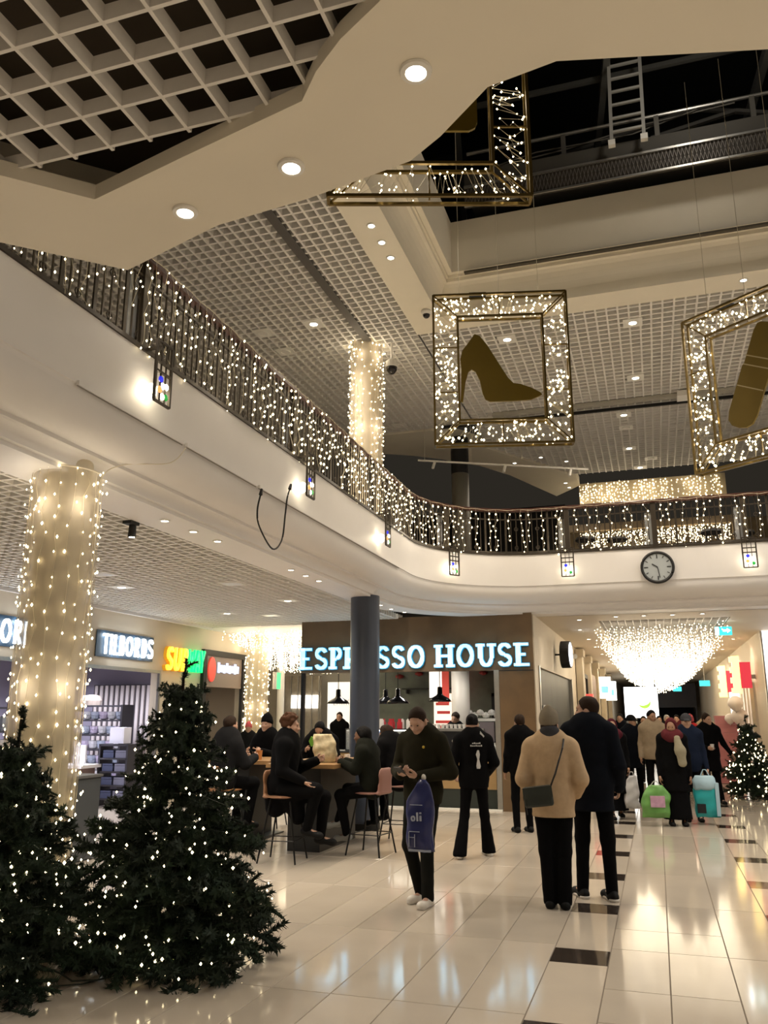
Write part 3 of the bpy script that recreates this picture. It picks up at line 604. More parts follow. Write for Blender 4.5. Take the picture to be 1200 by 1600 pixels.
# ================================================================== gold frames with lights
def gold_frame(label, c, ex, W, Hh, band, depth, nled, rled, shape=None, slabel=None, hang=2.0):
    """c centre, ex horizontal unit edge vector, z up"""
    ex = nrm(V(ex[0], ex[1], 0)); ez = V(0, 0, 1); en = np.cross(ex, ez); c = np.asarray(c, float)
    t = thing('gold_light_frame', label, 'frame', tuple(c), 0, 'hanging gold light frames')
    def P(x, z, d=0): return ex * x + ez * z + en * d
    w2, h2 = W / 2, Hh / 2
    for s, (a, b) in (('outer', (w2, h2)), ('inner', (w2 - band, h2 - band))):
        for (x0, z0, x1, z1) in ((-a, -b, a, -b), (a, -b, a, b), (a, b, -a, b), (-a, b, -a, -b)):
            for d in (-depth / 2, depth / 2): MB().bar(P(x0, z0, d), P(x1, z1, d), .024, .024, en).build(s + '_rail', GOLDBAR, t)
    for sx in (-1, 1):
        for sz in (-1, 1):
            for d in (-depth / 2, depth / 2): MB().bar(P(sx * w2, sz * h2, d), P(sx * (w2 - band), sz * (h2 - band), d), .014, .014, en).build('brace', GOLDBAR, t)
            MB().bar(P(sx * w2, sz * h2, -depth / 2), P(sx * w2, sz * h2, depth / 2), .02).build('corner_spacer', GOLDBAR, t)
    for x0, z0, x1, z1 in ((0, h2, 0, h2 - band), (0, -h2, 0, -h2 + band), (-w2, h2 * .3, -w2 + band, h2 * .3), (w2, h2 * .3, w2 - band, h2 * .3), (-w2, -h2 * .3, -w2 + band, -h2 * .3), (w2, -h2 * .3, w2 - band, -h2 * .3)): MB().bar(P(x0, z0), P(x1, z1), .014, .014, en).build('brace', GOLDBAR, t)
    pts = []
    while len(pts) < nled:
        x, z = RNG.uniform(-w2, w2), RNG.uniform(-h2, h2)
        if abs(x) > w2 - band + .02 or abs(z) > h2 - band + .02: pts.append(P(x * .985, z * .985, RNG.uniform(-depth / 2, depth / 2)))
    wr = MB(); L = np.array(pts); zz = -h2
    order = np.argsort(np.arctan2(L @ ez, L @ ex))
    for i in range(0, len(L) - 6, 6): wr.tube([L[order[k]] for k in range(i, i + 7)], .002, 3)
    wr.build('wire', WIRE, t, kind='stuff'); bulbs(L, rled, 'bulb', LED, t)
    if shape:
        mb = MB(); mb.prism(shape, en * -.012, ex, ez, en * .024); mb.build('silhouette', GOLD, t, label=slabel)
    mb = MB()
    for x in (-w2 * .6, 0, w2 * .6): mb.cyl(P(x, h2), P(x, h2 + hang), .003, n=4)
    mb.build('suspension_wire', WIRE, t)
    MB().obox(P(-w2 * .32, h2 + .02), ex * .1, en * .03, ez * .018).build('driver_box', BLACKMETAL, t)
    for x, z in ((-w2 + band / 2, 0), (w2 - band / 2, 0), (0, -h2 + band / 2), (0, h2 - band / 2)): point(P(x, z, -.05), 2.0, WARM, .12, parent=t)
    return t
shoe = [(-.30, .495 - .02), (-.385, .36), (-.45, .28), (-.475, .18), (-.465, .06), (-.475, -.2), (-.485, -.33), (-.455, -.33), (-.42, -.10), (-.385, .02), (-.345, .05), (-.30, .02), (-.255, -.08), (-.225, -.24), (-.195, -.31), (-.14, -.335), (.1, -.335), (.33, -.325), (.43, -.285), (.46, -.265), (.43, -.235), (.34, -.185), (.22, -.14), (.135, -.125), (.075, -.06), (-.03, .12), (-.15, .33), (-.24, .45)]
shoe = [(x * 1.0, z * 1.06 - .06) for x, z in shoe]
gold_frame('gold frame of warm lights with a flat gold high-heel shoe inside, centre of the picture', (-1.445, 9.0, 5.65), (.972, .233), 1.57, 1.88, .287, .11, 460, .0125, shoe, 'flat gold stiletto shoe', 3.0)
lip = []
def rot2(p, a): return (p[0] * math.cos(a) - p[1] * math.sin(a), p[0] * math.sin(a) + p[1] * math.cos(a))
body = [(-.16, .5), (-.14, .58), (-.10, .6), (.10, .6), (.14, .58), (.16, .5), (.16, .12), (.175, .1), (.175, -.42), (.15, -.52), (.09, -.57), (0, -.585), (-.09, -.57), (-.15, -.52), (-.175, -.42), (-.175, .1), (-.16, .12)]
fr2 = gold_frame('gold frame of lights with a flat gold lipstick inside, at the right edge', (1.287, 9.278, 5.31), (.80, -.60), 1.57, 1.88, .287, .11, 460, .0125, [rot2(p, -.42) for p in body], 'flat gold lipstick', 3.2)
e2, n2 = V(.8, -.6, 0), V(-.6, -.8, 0)
mb = MB()
for s in (-.12, .12, .22):
    a, b = rot2((-.165, s), -.42), rot2((.165, s - .03), -.42)
    for dn in (-.014, .014): mb.bar(e2 * a[0] + V(0, 0, a[1]) + n2 * dn, e2 * b[0] + V(0, 0, b[1]) + n2 * dn, .012, .004, n2)
mb.build('silver_band', mat('pale_gold', (.5, .42, .25), .35, .4), fr2)
bottle = [(-.36, .22), (-.36, -.24), (-.34, -.30), (-.29, -.325), (.32, -.325), (.37, -.30), (.39, -.24), (.39, .22), (.34, .27), (.13, .28), (.13, .36), (.16, .36), (.16, .56), (-.13, .56), (-.13, .36), (-.10, .36), (-.10, .28), (-.31, .27)]
gold_frame('gold frame of lights half hidden by the near soffit, topmost hanging frame', (-1.39, 5.48, 6.52), (.952, .305), 1.57, 1.88, .287, .11, 440, .0085, bottle, 'flat gold rounded bottle shape', 2.4)

# ---- gantry and ladder under the skylight
GM = mat('gantry_grey', (.16, .15, .13), .5, .5)
g = thing('gantry', 'grey steel gantry with a mesh side and handrail across the dark skylight', 'walkway', (0, 11.3, 0))
mb = MB().bar((-2.3, 0, 9.46), (7, 0, 9.46), .03); mb.bar((-2.3, 0, 9.80), (7, 0, 9.80), .035); mb.build('mesh_rail', STEEL, g)
mb = MB(); x = -2.3
while x < 4.2: mb.bar((x, 0, 9.46), (x + .07, 0, 9.80), .006); mb.bar((x + .07, 0, 9.46), (x, 0, 9.80), .006); x += .055
mb.build('mesh', mat('mesh_grey', (.2, .18, .16), .5, .4), g, kind='stuff')
MB().box(-2.3, 7, .02, .04, 9.44, 9.82).build('mesh_backing', mat('mesh_back', (.05, .043, .035), .8), g)
MB().box(-2.3, 7, .05, .9, 9.84, 9.9).box(-2.3, 7, .04, .06, 9.86, 10.08).build('deck', mat('deck_grey', (.06, .055, .045), .7), g)
mb = MB().cyl((-2.3, .3, 10.62), (4.2, .3, 10.62), .028, n=8); mb.build('handrail', STEEL, g)
for x in (-.75, .65, 2.0, 3.4): MB().bar((x, .3, 9.9), (x, .3, 10.6), .07).build('stanchion', GM, g)
mb = MB(); mb.tube([(-2.2, .5, 10.4), (-.7, .5, 10.5), (.5, .5, 10.66), (1.8, .5, 10.72)], .015, 6); mb.tube([(-2.2, .45, 10.35), (-1.2, .46, 10.52), (.3, .46, 10.5), (1.6, .46, 10.78)], .012, 6); mb.build('cable', GM, g)
mb = MB()
for a, b in (((-2.2, 2.0, 10.7), (-.9, 2.0, 11.5)), ((-.9, 2.0, 11.5), (1.4, 2.0, 11.9)), ((1.4, 2.0, 11.9), (3.2, 2.0, 11.3)), ((.6, 1.2, 10.9), (1.9, 1.2, 11.1)), ((1.9, 1.2, 11.1), (3.4, 1.2, 10.6))): mb.bar(a, b, .06)
mb.build('far_rail', mat('far_rail_grey', (.10, .095, .085), .6), g)
t = thing('ladder', 'pale aluminium ladder leaning on the gantry under the dark skylight', 'ladder', (0, 11.14, 0)); AL = mat('aluminium', (.55, .54, .5), .4, .5)
for x in (-.02, .44): MB().bar((x, 0, 9.98), (x + .05, .25, 11.9), .05, .03).build('rail', AL, t); MB().box(x - .05, x + .05, -.04, .04, 9.9, 9.99).build('foot', LAMPRIM, t)
for k in range(7): MB().bar((-.02 + .007 * k, .035 * k + .02, 10.15 + .26 * k), (.44 + .007 * k, .035 * k + .02, 10.15 + .26 * k), .035).build('rung', AL, t)
point((1.2, 9.8, 10.6), 40, (1, .92, .8), .2)      # added light without a lamp, brightens the gantry mesh

# ---- upper floor: track rail, stools, far light curtains, projector
t = thing('track_rail', 'long white track rail hanging in front of the dark upper shop', 'track rail', (-4.55, 16.6, 7.08)); d = V(3.55, 0.6, -.36)
MB().bar((0, 0, 0), d, .035).build('track', LAMPRIM, t)
for f in (.04, .32, .62): MB().cyl(d * f, d * f + V(0, 0, .9 + .36 * f), .005, n=5).build('suspension_wire', WIRE, t)
for f in (.1, .52, .9): MB().cyl(d * f + V(0, 0, -.02), d * f + V(-.03, -.05, -.17), .03).build('spot_head', LAMPRIM, t)
t = thing('ceiling_channel', 'long pale channel across the upper grid ceiling between the two right frames', 'trunking', (-2.9, 16.7, ZU - .005)); MB().box(0, 6.6, -.07, .07, -.07, 0).build('channel', mat('channel_grey', (.42, .40, .34), .5), t); MB().box(-1.2, 6.6, .22, .27, -.12, -.06).build('dark_track', BLACK, t); MB().box(3.75, 4.05, -.25, .1, -.13, -.02).build('unit', LAMPRIM, t)
def light_curtain(label, x0, x1, y, ztop, drop, n, m, rb, watts, cat='string lights', name='light_curtain', group=None, ysp=.1, step=.05):
    t = thing(name, label, cat, ((x0 + x1) / 2, y, ztop), 0, group); P = []; wr = MB(); w_ = (x1 - x0) / 2
    for x in np.linspace(-w_, w_, n):
        L = drop(x / w_); z = 0.0; yy = RNG.normal(0, ysp); line = [V(x, yy, 0)]
        while z > -L:
            z -= RNG.uniform(.5, 1.5) * step; q = V(x + RNG.normal(0, .015), yy + RNG.normal(0, .02), z); line.append(q); P.append(q)
        wr.tube(line, .002, 3)
    wr.build('wire', WIRE, t, kind='stuff'); bulbs(P, rb, 'bulb', m, t)
    if watts:
        for f in (-.6, 0, .6): point((f * w_, -.25, -drop(f) * .6), watts, WARM, .45, parent=t)
    return t
MB().box(-1.62, 2.2, 22.98, 23.2, 7.42, 8.0).build('upper_lintel', mat('lintel_cream', (.5, .42, .28), .6), None, kind='structure')
light_curtain('warm light net on the upper lintel above the back railing', -1.58, 2.05, 22.9, 7.98, lambda f: .55 + .06 * math.sin(f * 9), 52, LEDS, .020, 5, step=.085)
light_curtain('bright light curtain seen through the back railing, left of the thick post', -1.75, .25, 24.5, 6.95, lambda f: .28 + .75 * (abs(math.sin(f * 5 + 1.0)) ** 2), 44, LEDS, .020, 6, step=.07)
light_curtain('bright light curtain seen through the back railing, right of the thick post', .35, 2.3, 24.5, 6.95, lambda f: .28 + .8 * (abs(math.sin(f * 4.4 + .6)) ** 2), 44, LEDS, .020, 6, step=.07)
MB().box(-2.6, 5, 26, 26.2, 4.6, 7.4).build('wall_upper_end', mat('upper_end_brown', (.16, .12, .07), .6), None, kind='structure')
STM = MB().lathe([(.02, .72), (.2, .72), (.22, .75), (.2, .80), (.02, .80)], 16).mesh('stool_seat', BLACK)
for i, (x, y) in enumerate([(-1.2, 18.0), (-.55, 18.2), (1.35, 18.0), (2.0, 18.3)]):
    t = thing('upper_stool', ['dark round stool behind the back railing, leftmost', 'dark round stool behind the back railing, second from left', 'dark round stool behind the back railing, right of the clock', 'dark round stool behind the back railing, rightmost'][i], 'stool', (x, y, 4.62)); link('seat', STM, t)
    for k in range(4):
        a = PI / 4 + k * PI / 2; MB().cyl((.14 * math.cos(a), .14 * math.sin(a), .73), (.24 * math.cos(a), .24 * math.sin(a), 0), .02, n=6).build('leg', BLACK, t)

# ================================================================== coffee shop
CONC = mat('brown_concrete', (.13, .078, .035), .55, noise=.35, nscale=3.0, bump=.2)
front = root_struct('wall_coffee_shop')
struct('front_panel', MB().box(-6.82, -2.77, 15.72, 15.95, 2.52, 3.575), CONC, front); struct('corner_pillar', MB().box(-2.77, -2.12, 15.70, 15.98, 0, 3.575), CONC, front)
struct('mullion', MB().box(-2.87, -2.775, 15.70, 15.9, 0, 2.52), STEEL, front); struct('left_mullion', MB().box(-6.82, -6.76, 15.74, 15.84, 0, 2.52), BLACKMETAL, front)
struct('pillar_panel_joint', MB().box(-2.77, -2.12, 15.696, 15.70, 2.50, 2.515), BLACK, front)
struct('threshold', MB().box(-6.8, -2.78, 15.66, 15.74, 0, .03), LAMPRIM, front)
SIGN = mat('sign_cyan', (.6, .9, 1), .4, emit=(.36, .76, 1.0), es=1.0); SRIM = mat('sign_side', (.02, .18, .32), .4, emit=(.0, .25, .5), es=.4)
sg = thing('shop_sign', 'large glowing pale blue slab letters reading ESPRESSO HOUSE over the coffee shop', 'sign', (-6.84, 15.66, 2.585))
sign_text('ESPRESSO HOUSE', 'slab', (0, 0, 0), (1, 0, 0), (0, 0, 1), (0, -.03, 0), .425, SIGN, sg, width=4.70, rim=SRIM)
for x in (.8, 2.3, 3.8): point((x, -.35, .2), 3.0, (.5, .8, 1), .2, parent=sg)
MARB = mat('green_marble', (.10, .112, .085), .35, noise=.7, nscale=2.5)
struct('wall_shop_back', MB().box(-6.8, -2.35, 20.0, 20.1, 0, 3.5).box(-2.45, -2.36, 16.0, 20.0, 2.6, 3.5), MARB)
struct('ceiling_shop', MB().box(-6.8, -2.36, 15.96, 20.0, 3.1, 3.2), mat('shop_ceiling', (.03, .03, .028), .8))
ct = thing('counter', 'coffee shop counter with a tan wood front and dark green base', 'counter', (0, 15.82, 0))
MB().box(-6.7, -2.9, 0, .6, .36, .98).build('front', mat('tan_wood', (.34, .22, .095), .5, noise=.15, nscale=6), ct); MB().box(-6.7, -2.9, .01, .6, .02, .36).build('base', mat('dark_green', (.018, .024, .018), .6), ct); MB().box(-6.72, -2.88, -.02, .64, .98, 1.01).build('worktop', mat('worktop_black', (.02, .02, .02), .25), ct)
dc = thing('display_case', 'glass display case on the coffee counter between the seated guests and the man', 'display case', (-5.2, 16.0, 1.012)); MB().box(-.75, .75, 0, .42, .0, .02).box(-.75, .75, 0, .42, .40, .42).build('shelf', BLACK, dc)
for x in (-.75, .73): MB().box(x, x + .02, 0, .42, .02, .40).build('end_frame', BLACKMETAL, dc)
MB().box(-.73, .73, 0, .008, .02, .40).build('pane', mat('pane_glass', (.8, .85, .85), .05, alpha=.18), dc); MB().box(-.7, .7, .38, .40, .37, .39).build('lamp_tube', LAMP, dc); spot((0, .3, .36), 4, SOFT, .05, parent=dc)
PAS = mat('pastry', (.55, .28, .08), .6, noise=.3, nscale=30)
for i in range(9): tag(MB().lathe([(.005, 0), (.05, .004), (.06, .03), (.04, .055), (.005, .06)], 10).build('pastry', PAS), f'small golden pastry in the glass case on the counter, {ORD[i]} from the left', 'pastry', 'pastries in the display case').location = (-5.8 + .14 * i, 16.2 + .03 * (i % 2), 1.035)
REDP = mat('red_package', (.45, .02, .03), .5); WHP = mat('white_package', (.75, .72, .68), .5)
for i in range(14):
    k = i % 7; me = MB().box(-.045, .045, -.035, .035, 0, .13 if i % 3 else .17).box(-.03, .03, -.02, .02, .13, .19)
    o = tag(me.build('gift_package', REDP if i % 3 else WHP), f'{"red" if i % 3 else "white"} gift package on the display case, {ORD[k]} from left, {["front", "back"][i // 7]} row', 'package', 'gift packages on the display case'); o.location = (-5.80 + .19 * k, 16.12 + .14 * (i // 7), 1.433); 
cm = thing('coffee_machine', 'long black coffee machine on the counter behind the man with the phone', 'coffee machine', (-3.75, 16.3, 1.012)); MB().box(-.55, .55, -.2, .25, .05, .38).build('body', mat('machine_black', (.012, .012, .013), .3), cm); MB().box(-.58, .58, -.22, .27, .38, .43).build('cup_tray', STEEL, cm)
for x in (-.35, 0, .35): MB().cyl((x, -.21, .22), (x, -.3, .2), .025).build('group_head', STEEL, cm)
for x in (-.5, .5): MB().box(x - .03, x + .03, -.15, .2, 0, .05).build('foot', BLACK, cm)
for i in range(12): tag(MB().lathe([(.028, 0), (.04, .08), (.036, .08), (.02, .01)], 10).build('cup', WHP), f'white cup on top of the black coffee machine, {ORD[i]} from the left', 'cup', 'cups on the coffee machine').location = (-4.2 + .085 * i, 16.35, 1.442)
t = thing('till_monitor', 'grey back of a till screen on the counter right of the worker in black', 'screen', (-3.12, 16.2, 1.012)); MB().box(-.14, .14, -.03, .03, .19, .55).build('monitor_back', mat('till_grey', (.16, .14, .16), .5), t); MB().box(-.02, .02, -.02, .02, 0, .19).box(-.1, .1, -.08, .08, 0, .012).build('stand', BLACK, t)
t = thing('till_monitor', 'small glowing blue screen right of the blue column', 'screen', (-5.35, 16.6, 1.012)); MB().box(-.13, .13, -.01, .01, .29, .49).build('display', mat('till_blue', (.1, .3, .6), .3, emit=(.15, .45, .9), es=1.5), t); MB().box(-.02, .02, -.01, .02, 0, .29).box(-.1, .1, -.08, .08, 0, .012).build('stand', BLACK, t)
for i, (x, h_) in enumerate([(-4.72, .30), (-4.62, .26), (-3.0, .22), (-2.93, .18)]): tag(MB().lathe([(.035, 0), (.04, .02), (.04, h_ * .6), (.015, h_ * .75), (.015, h_), (.01, h_)], 10).build('bottle', mat('clear_bottle', (.6, .62, .6), .15)), ['clear bottle on the counter left of the man with the phone', 'second clear bottle just left of the man with the phone', 'clear bottle at the right end of the counter', 'small clear bottle at the far right end of the counter'][i], 'bottle').location = (x, 15.92, 1.012)
# wall panels and posters behind the counter
POST = mat('poster_glow', (.9, .8, .72), .4, emit=(1, .78, .62), es=1.0)
t = thing('menu_screen', 'bright red and white menu screen behind the man with the phone', 'screen', (-4.75, 19.93, 1.30)); MB().box(-.38, .38, 0, .05, 0, .9).build('panel', POST, t)
mb = MB(); 
for z, x0, x1 in ((.78, -.32, -.05), (.62, -.33, .0), (.42, -.3, .02), (.2, -.34, .3), (.08, -.3, .1)): mb.box(x0, x1, -.006, 0, z, z + .07)
mb.build('picture_block', mat('menu_red', (.6, .06, .05), .5, emit=(.8, .1, .08), es=.25), t)
t = thing('hanging_banner', 'tall white and red banner hanging beside the pale shop column', 'banner', (-4.72, 18.8, 1.98)); MB().box(-.22, .22, 0, .03, .1, .98).build('cloth', mat('banner_white', (.9, .85, .8), .6, emit=(1, .9, .8), es=.9), t); MB().box(.08, .24, -.01, .03, .1, .98).build('red_stripe', mat('banner_red', (.6, .05, .04), .6, emit=(.7, .1, .06), es=.35), t); MB().box(-.02, .24, -.014, .03, -.02, .12).build('red_foot', MATS['banner_red'], t); MB().cyl((-.2, .015, .98), (-.2, .015, 1.12), .004, n=4).cyl((.2, .015, .98), (.2, .015, 1.12), .004, n=4).build('cord', WIRE, t)
sc = thing('shop_column', 'pale grey round column inside the coffee shop', 'column', (-4.12, 18.4, 0)); MB().cyl((0, 0, 0), (0, 0, 3.1), .2, n=32).build('shaft', mat('pale_column', (.5, .46, .4), .5), sc, True)
t = thing('back_doorway', 'bright white doorway with a dark frame at the back right of the coffee shop', 'doorway', (-3.3, 19.94, 0)); MB().box(-.42, -.34, 0, .06, 0, 2.2).box(.34, .42, 0, .06, 0, 2.2).box(-.42, .42, 0, .06, 2.12, 2.2).build('frame', BLACK, t); MB().box(-.34, .34, .03, .06, 0, 2.12).build('bright_room', mat('room_white', (.8, .78, .72), .5, emit=(1, .93, .8), es=.75), t); MB().box(-.05, .25, .0, .028, 1.2, 1.85).build('notice', mat('notice_cream', (.55, .5, .4), .6), t)
t = thing('wall_shelf', 'thin black shelf on the green marble wall of the coffee shop', 'shelf', (-5.2, 19.8, 2.3)); MB().box(-.7, .7, 0, .2, 0, .03).build('board', BLACK, t); MB().box(-.6, -.57, .0, .2, -.1, 0).box(.57, .6, 0, .2, -.1, 0).build('bracket', BLACK, t)
for i in range(7):
    t = thing('paper_flower', f'small red paper decoration high on the marble wall, {ORD[i]} from the left', 'decoration', (-6.0 + .5 * i + (.1 if i > 3 else 0), 19.95, 2.62 + .06 * (i % 3)), 0, 'red decorations on the marble wall'); MB().lathe([(.01, -.06), (.09, -.03), (.11, 0), (.09, .03), (.01, .06)], 8).build('flower', mat('dull_red', (.22, .02, .02), .7), t)
for i in range(8): tag(MB().lathe([(.01, 0), (.07, .02), (.09, .07), (.06, .12), (.01, .14)], 8).build('white_bag', WHP), f'white paper bundle on the shelf behind the coffee machine, {ORD[i]} from the left', 'bundle', 'white bundles on the back shelf').location = (-4.2 + .13 * i, 19.0, 1.62 + (.06 if i % 2 else 0))
t = thing('back_shelf', 'back counter shelf under the white bundles in the coffee shop', 'shelf', (-3.8, 19.0, 0)); MB().box(-.6, .75, -.16, .2, 1.56, 1.62).build('board', LAMPRIM, t); MB().box(-.55, -.5, -.1, .15, 0, 1.56).box(.65, .7, -.1, .15, 0, 1.56).build('leg', BLACKMETAL, t); MB().box(-.58, .72, -.12, .18, .9, .94).build('lower_board', BLACKMETAL, t)
def pendant(x, y, z, lb, zt=3.1):
    t = thing('pendant_lamp', lb, 'lamp', (x, y, z)); MB().lathe([(.04, .30), (.05, .28), (.055, .16), (.075, .13), (.20, .06), (.245, 0), (.235, 0), (.19, .05), (.06, .12), (.01, .12)], 28).build('shade', mat('gloss_black', (.008, .008, .009), .15), t, True); MB().cyl((0, 0, .30), (0, 0, zt - z), .008, n=6).build('cord', BLACK, t); MB().lathe([(.005, .02), (.04, .03), (.045, .07), (.02, .11)], 10).build('lamp_bulb', LAMP, t); spot((0, 0, .0), 9, SOFT, .05, 140, parent=t)
pendant(-6.45, 16.9, 1.93, 'black dome pendant lamp left of the blue column'); pendant(-5.55, 17.4, 1.93, 'black dome pendant lamp just peeking out right of the blue column'); pendant(-5.12, 16.9, 1.93, 'black dome pendant lamp in front of the marble, second right of the blue column'); pendant(-4.22, 16.9, 1.96, 'black dome pendant lamp in front of the red and white banner')
for x, y in ((-9.0, 21.5), (-11.0, 22.5), (-8.2, 18.5)): spot((x, y, 3.5), 45, SOFT, .06)
for x in (-6.0, -4.6, -3.2): spot((x, 17.6, 3.08), 105, SOFT, .06)

# ================================================================== left shop with the TILBORDS signs
TW = mat('til_white', (1, 1, 1), .4, emit=(.86, .95, 1.0), es=4.5); TSIDE = mat('til_side', (.01, .05, .10), .4, emit=(.0, .06, .12), es=.5)
for y0, lb in ((12.62, 'white glowing block letters reading TILBORDS above the lit shop opening'), (9.45, 'second white glowing TILBORDS sign, half hidden behind the lit column')):
    sg = thing('shop_sign', lb, 'sign', (-9.372, y0, 2.76)); MB().box(-.01, .005, -.12, 1.66, -.05, .42).build('backplate', mat('til_back', (.02, .05, .09), .5), sg)
    sign_text('TILBORDS', 'block', (.04, 0, 0), (0, 1, 0), (0, 0, 1), (.03, 0, 0), .36, TW, sg, width=1.6, gap=.05); point((.35, .8, .1), 3, COOL, .2, parent=sg)
struct('window_1', MB().box(-9.42, -9.37, 7.4, 14.62, 2.50, 2.56).box(-9.42, -9.37, 14.57, 14.63, 0, 2.5).box(-9.42, -9.37, 11.6, 11.66, 0, 2.5), STEEL)
shp = root_struct('wall_shop_left')
LAV = mat('lavender_paint', (.30, .28, .36), .6)
struct('end_wall', MB().box(-13.5, -9.6, 15.9, 16.0, 0, 3.0), LAV, shp); struct('back_wall', MB().box(-13.6, -13.5, 6, 16.0, 0, 3.0), LAV, shp); struct('shop_ceiling', MB().box(-13.5, -9.6, 6, 15.9, 2.9, 3.0), mat('shop_ceil_dark', (.12, .11, .14), .7), shp)
for y in (8.5, 10.5, 12.5, 14.5): 
    for x in (-10.4, -11.8): spot((x, y, 2.86), 230, (.88, .88, 1.0), .08)
t = thing('slat_screen', 'pale vertical slat screen at the back of the TILBORDS shop', 'screen', (-11.05, 15.80, 0)); SL = MB().box(-.035, .035, -.04, 0, 0.3, 2.32).mesh('slat', mat('slat_cream', (.62, .56, .55), .6))
MB().box(-.75, .75, 0, .04, .3, 2.34).build('backing', mat('slat_back', (.08, .07, .08), .7), t)
for k in range(11): link('slat', SL, t, (-.66 + .132 * k, 0, 0))
def rack(name, lb, x, y, w_, h_, n, m, rz=0):
    t = thing(name, lb, 'shelf', (x, y, 0), rz)
    for s in (-1, 1): MB().box(s * w_ / 2 - .02, s * w_ / 2 + .02, -.2, .2, 0, h_).build('side', m, t)
    for k in range(n): MB().box(-w_ / 2, w_ / 2, -.2, .2, .12 + (h_ - .16) * k / (n - 1), .15 + (h_ - .16) * k / (n - 1)).build('shelf_board', m, t)
    return [.15 + (h_ - .16) * k / (n - 1) for k in range(n)]
DRK = mat('rack_dark', (.03, .028, .035), .5)
zs = rack('goods_shelf', 'tall dark shelf full of pale crockery in the TILBORDS shop', -10.98, 15.0, 1.25, 1.90, 7, DRK)
BOWL = MB().lathe([(.03, 0), (.08, .02), (.10, .08), (.085, .085), (.10, .10), (.11, .16), (.10, .165), (.03, .11)], 12); DISHM = [mat('dish_white', (.85, .85, .88), .4), mat('dish_blue', (.55, .62, .75), .4), mat('dish_lilac', (.7, .62, .8), .4)]
bm_ = [BOWL.mesh('bowl', m_) for m_ in DISHM]
for z in zs[1:-1]:
    for k in range(6):
        o = link('bowl', bm_[(k + int(z * 7)) % 3], None, (-11.48 + .2 * k, 14.97, z)); tag(o, f'pale bowl on the tall dark shelf, {ORD[k]} from left, {ORD[zs.index(z)]} board up', 'bowl', 'bowls on the tall shelf')
tag(MB().lathe([(.03, 0), (.2, .0), (.22, .10), (.17, .2), (.03, .22)], 16).build('lamp_shade', mat('beige_shade', (.5, .42, .36), .7)), 'beige round shade on top of the tall crockery shelf', 'shade').location = (-11.25, 15.0, zs[-1] + .001)
zs = rack('towel_shelf', 'low dark shelf with folded blue textiles near the TILBORDS shop door', -10.02, 14.35, .62, 1.15, 5, DRK)
TWL = [mat('textile_blue', (.06, .07, .13), .9), mat('textile_grey', (.16, .16, .22), .9)]
for z in zs[:-1]:
    for k in range(2): tag(MB().box(-.12, .12, -.15, .15, 0, .10).box(-.115, .115, -.155, .15, .105, .14).build('folded_textile', TWL[k]), f'folded {["navy", "grey"][k]} textile on the {ORD[zs.index(z)]} board of the low shelf', 'textile', 'folded textiles on the low shelf').location = (-10.16 + .28 * k, 14.35, z + .001)
t = thing('display_table', 'white display table with a brown box below in the TILBORDS shop', 'table', (-11.0, 13.9, 0)); MB().box(-.7, .7, -.3, .3, .72, .78).build('tabletop', mat('table_white', (.8, .78, .8), .4), t); MB().box(-.6, .6, -.25, .25, 0, .72).build('plinth', mat('plinth_brown', (.2, .13, .11), .6), t)
for i in range(4): 
    o = tag(MB().lathe([(.03, 0), (.06, .02), (.055, .22), (.02, .26), (.02, .30)], 10).build('flask', [mat('red_flask', (.5, .03, .05), .4), DISHM[0]][i > 0]), ['red flask on the white display table in the TILBORDS shop', 'white flask next to the red flask', 'white flask, second to the right of the red flask', 'white flask farthest from the red flask'][i], 'flask'); o.location = (-11.5 + .2 * i, 13.85, .781)
tag(MB().box(-.13, .13, -.02, .02, 0, .36).box(-.1, .1, -.024, -.02, .05, .3).build('price_card', mat('card_white', (.8, .8, .85), .5)), 'white price card standing on the white display table', 'card').location = (-10.5, 13.8, .781)
tag(MB().box(-.16, .16, -.12, .12, 0, .30).box(-.14, .14, -.125, -.12, .04, .26).build('lidded_carton', mat('carton_white', (.8, .8, .9), .5)), 'white carton on top of the folded textiles shelf', 'carton').location = (-10.02, 14.35, 1.161)
for i, (y, z) in enumerate([(12.1, .0), (13.0, .0)]):
    t = thing('shop_rack', ['low display rack with white boxes seen left of the lit column', 'low display rack with white boxes behind the lit column'][i], 'rack', (-10.9, 10.9 + i * 1.2, 0))
    for s in (-.4, .4): MB().box(-.25, .25, s - .015, s + .015, 0, 1.9).build('side', DRK, t)
    for k in range(5): MB().box(-.25, .25, -.4, .4, .2 + .4 * k, .23 + .4 * k).build('shelf_board', DRK, t)
    for k in range(4):
        for j in range(3): tag(MB().box(-.12, .12, -.1, .1, 0, .24).box(-.125, .125, -.105, .105, .2, .245).build('goods_box', DISHM[(j + k) % 3]), f'pale goods box on the {["nearer", "farther"][i]} low rack, {ORD[k]} board up, {ORD[j]} from the front', 'box', 'goods boxes on the racks').location = (-10.9, 10.63 + i * 1.2 + .27 * j, .232 + .4 * k)

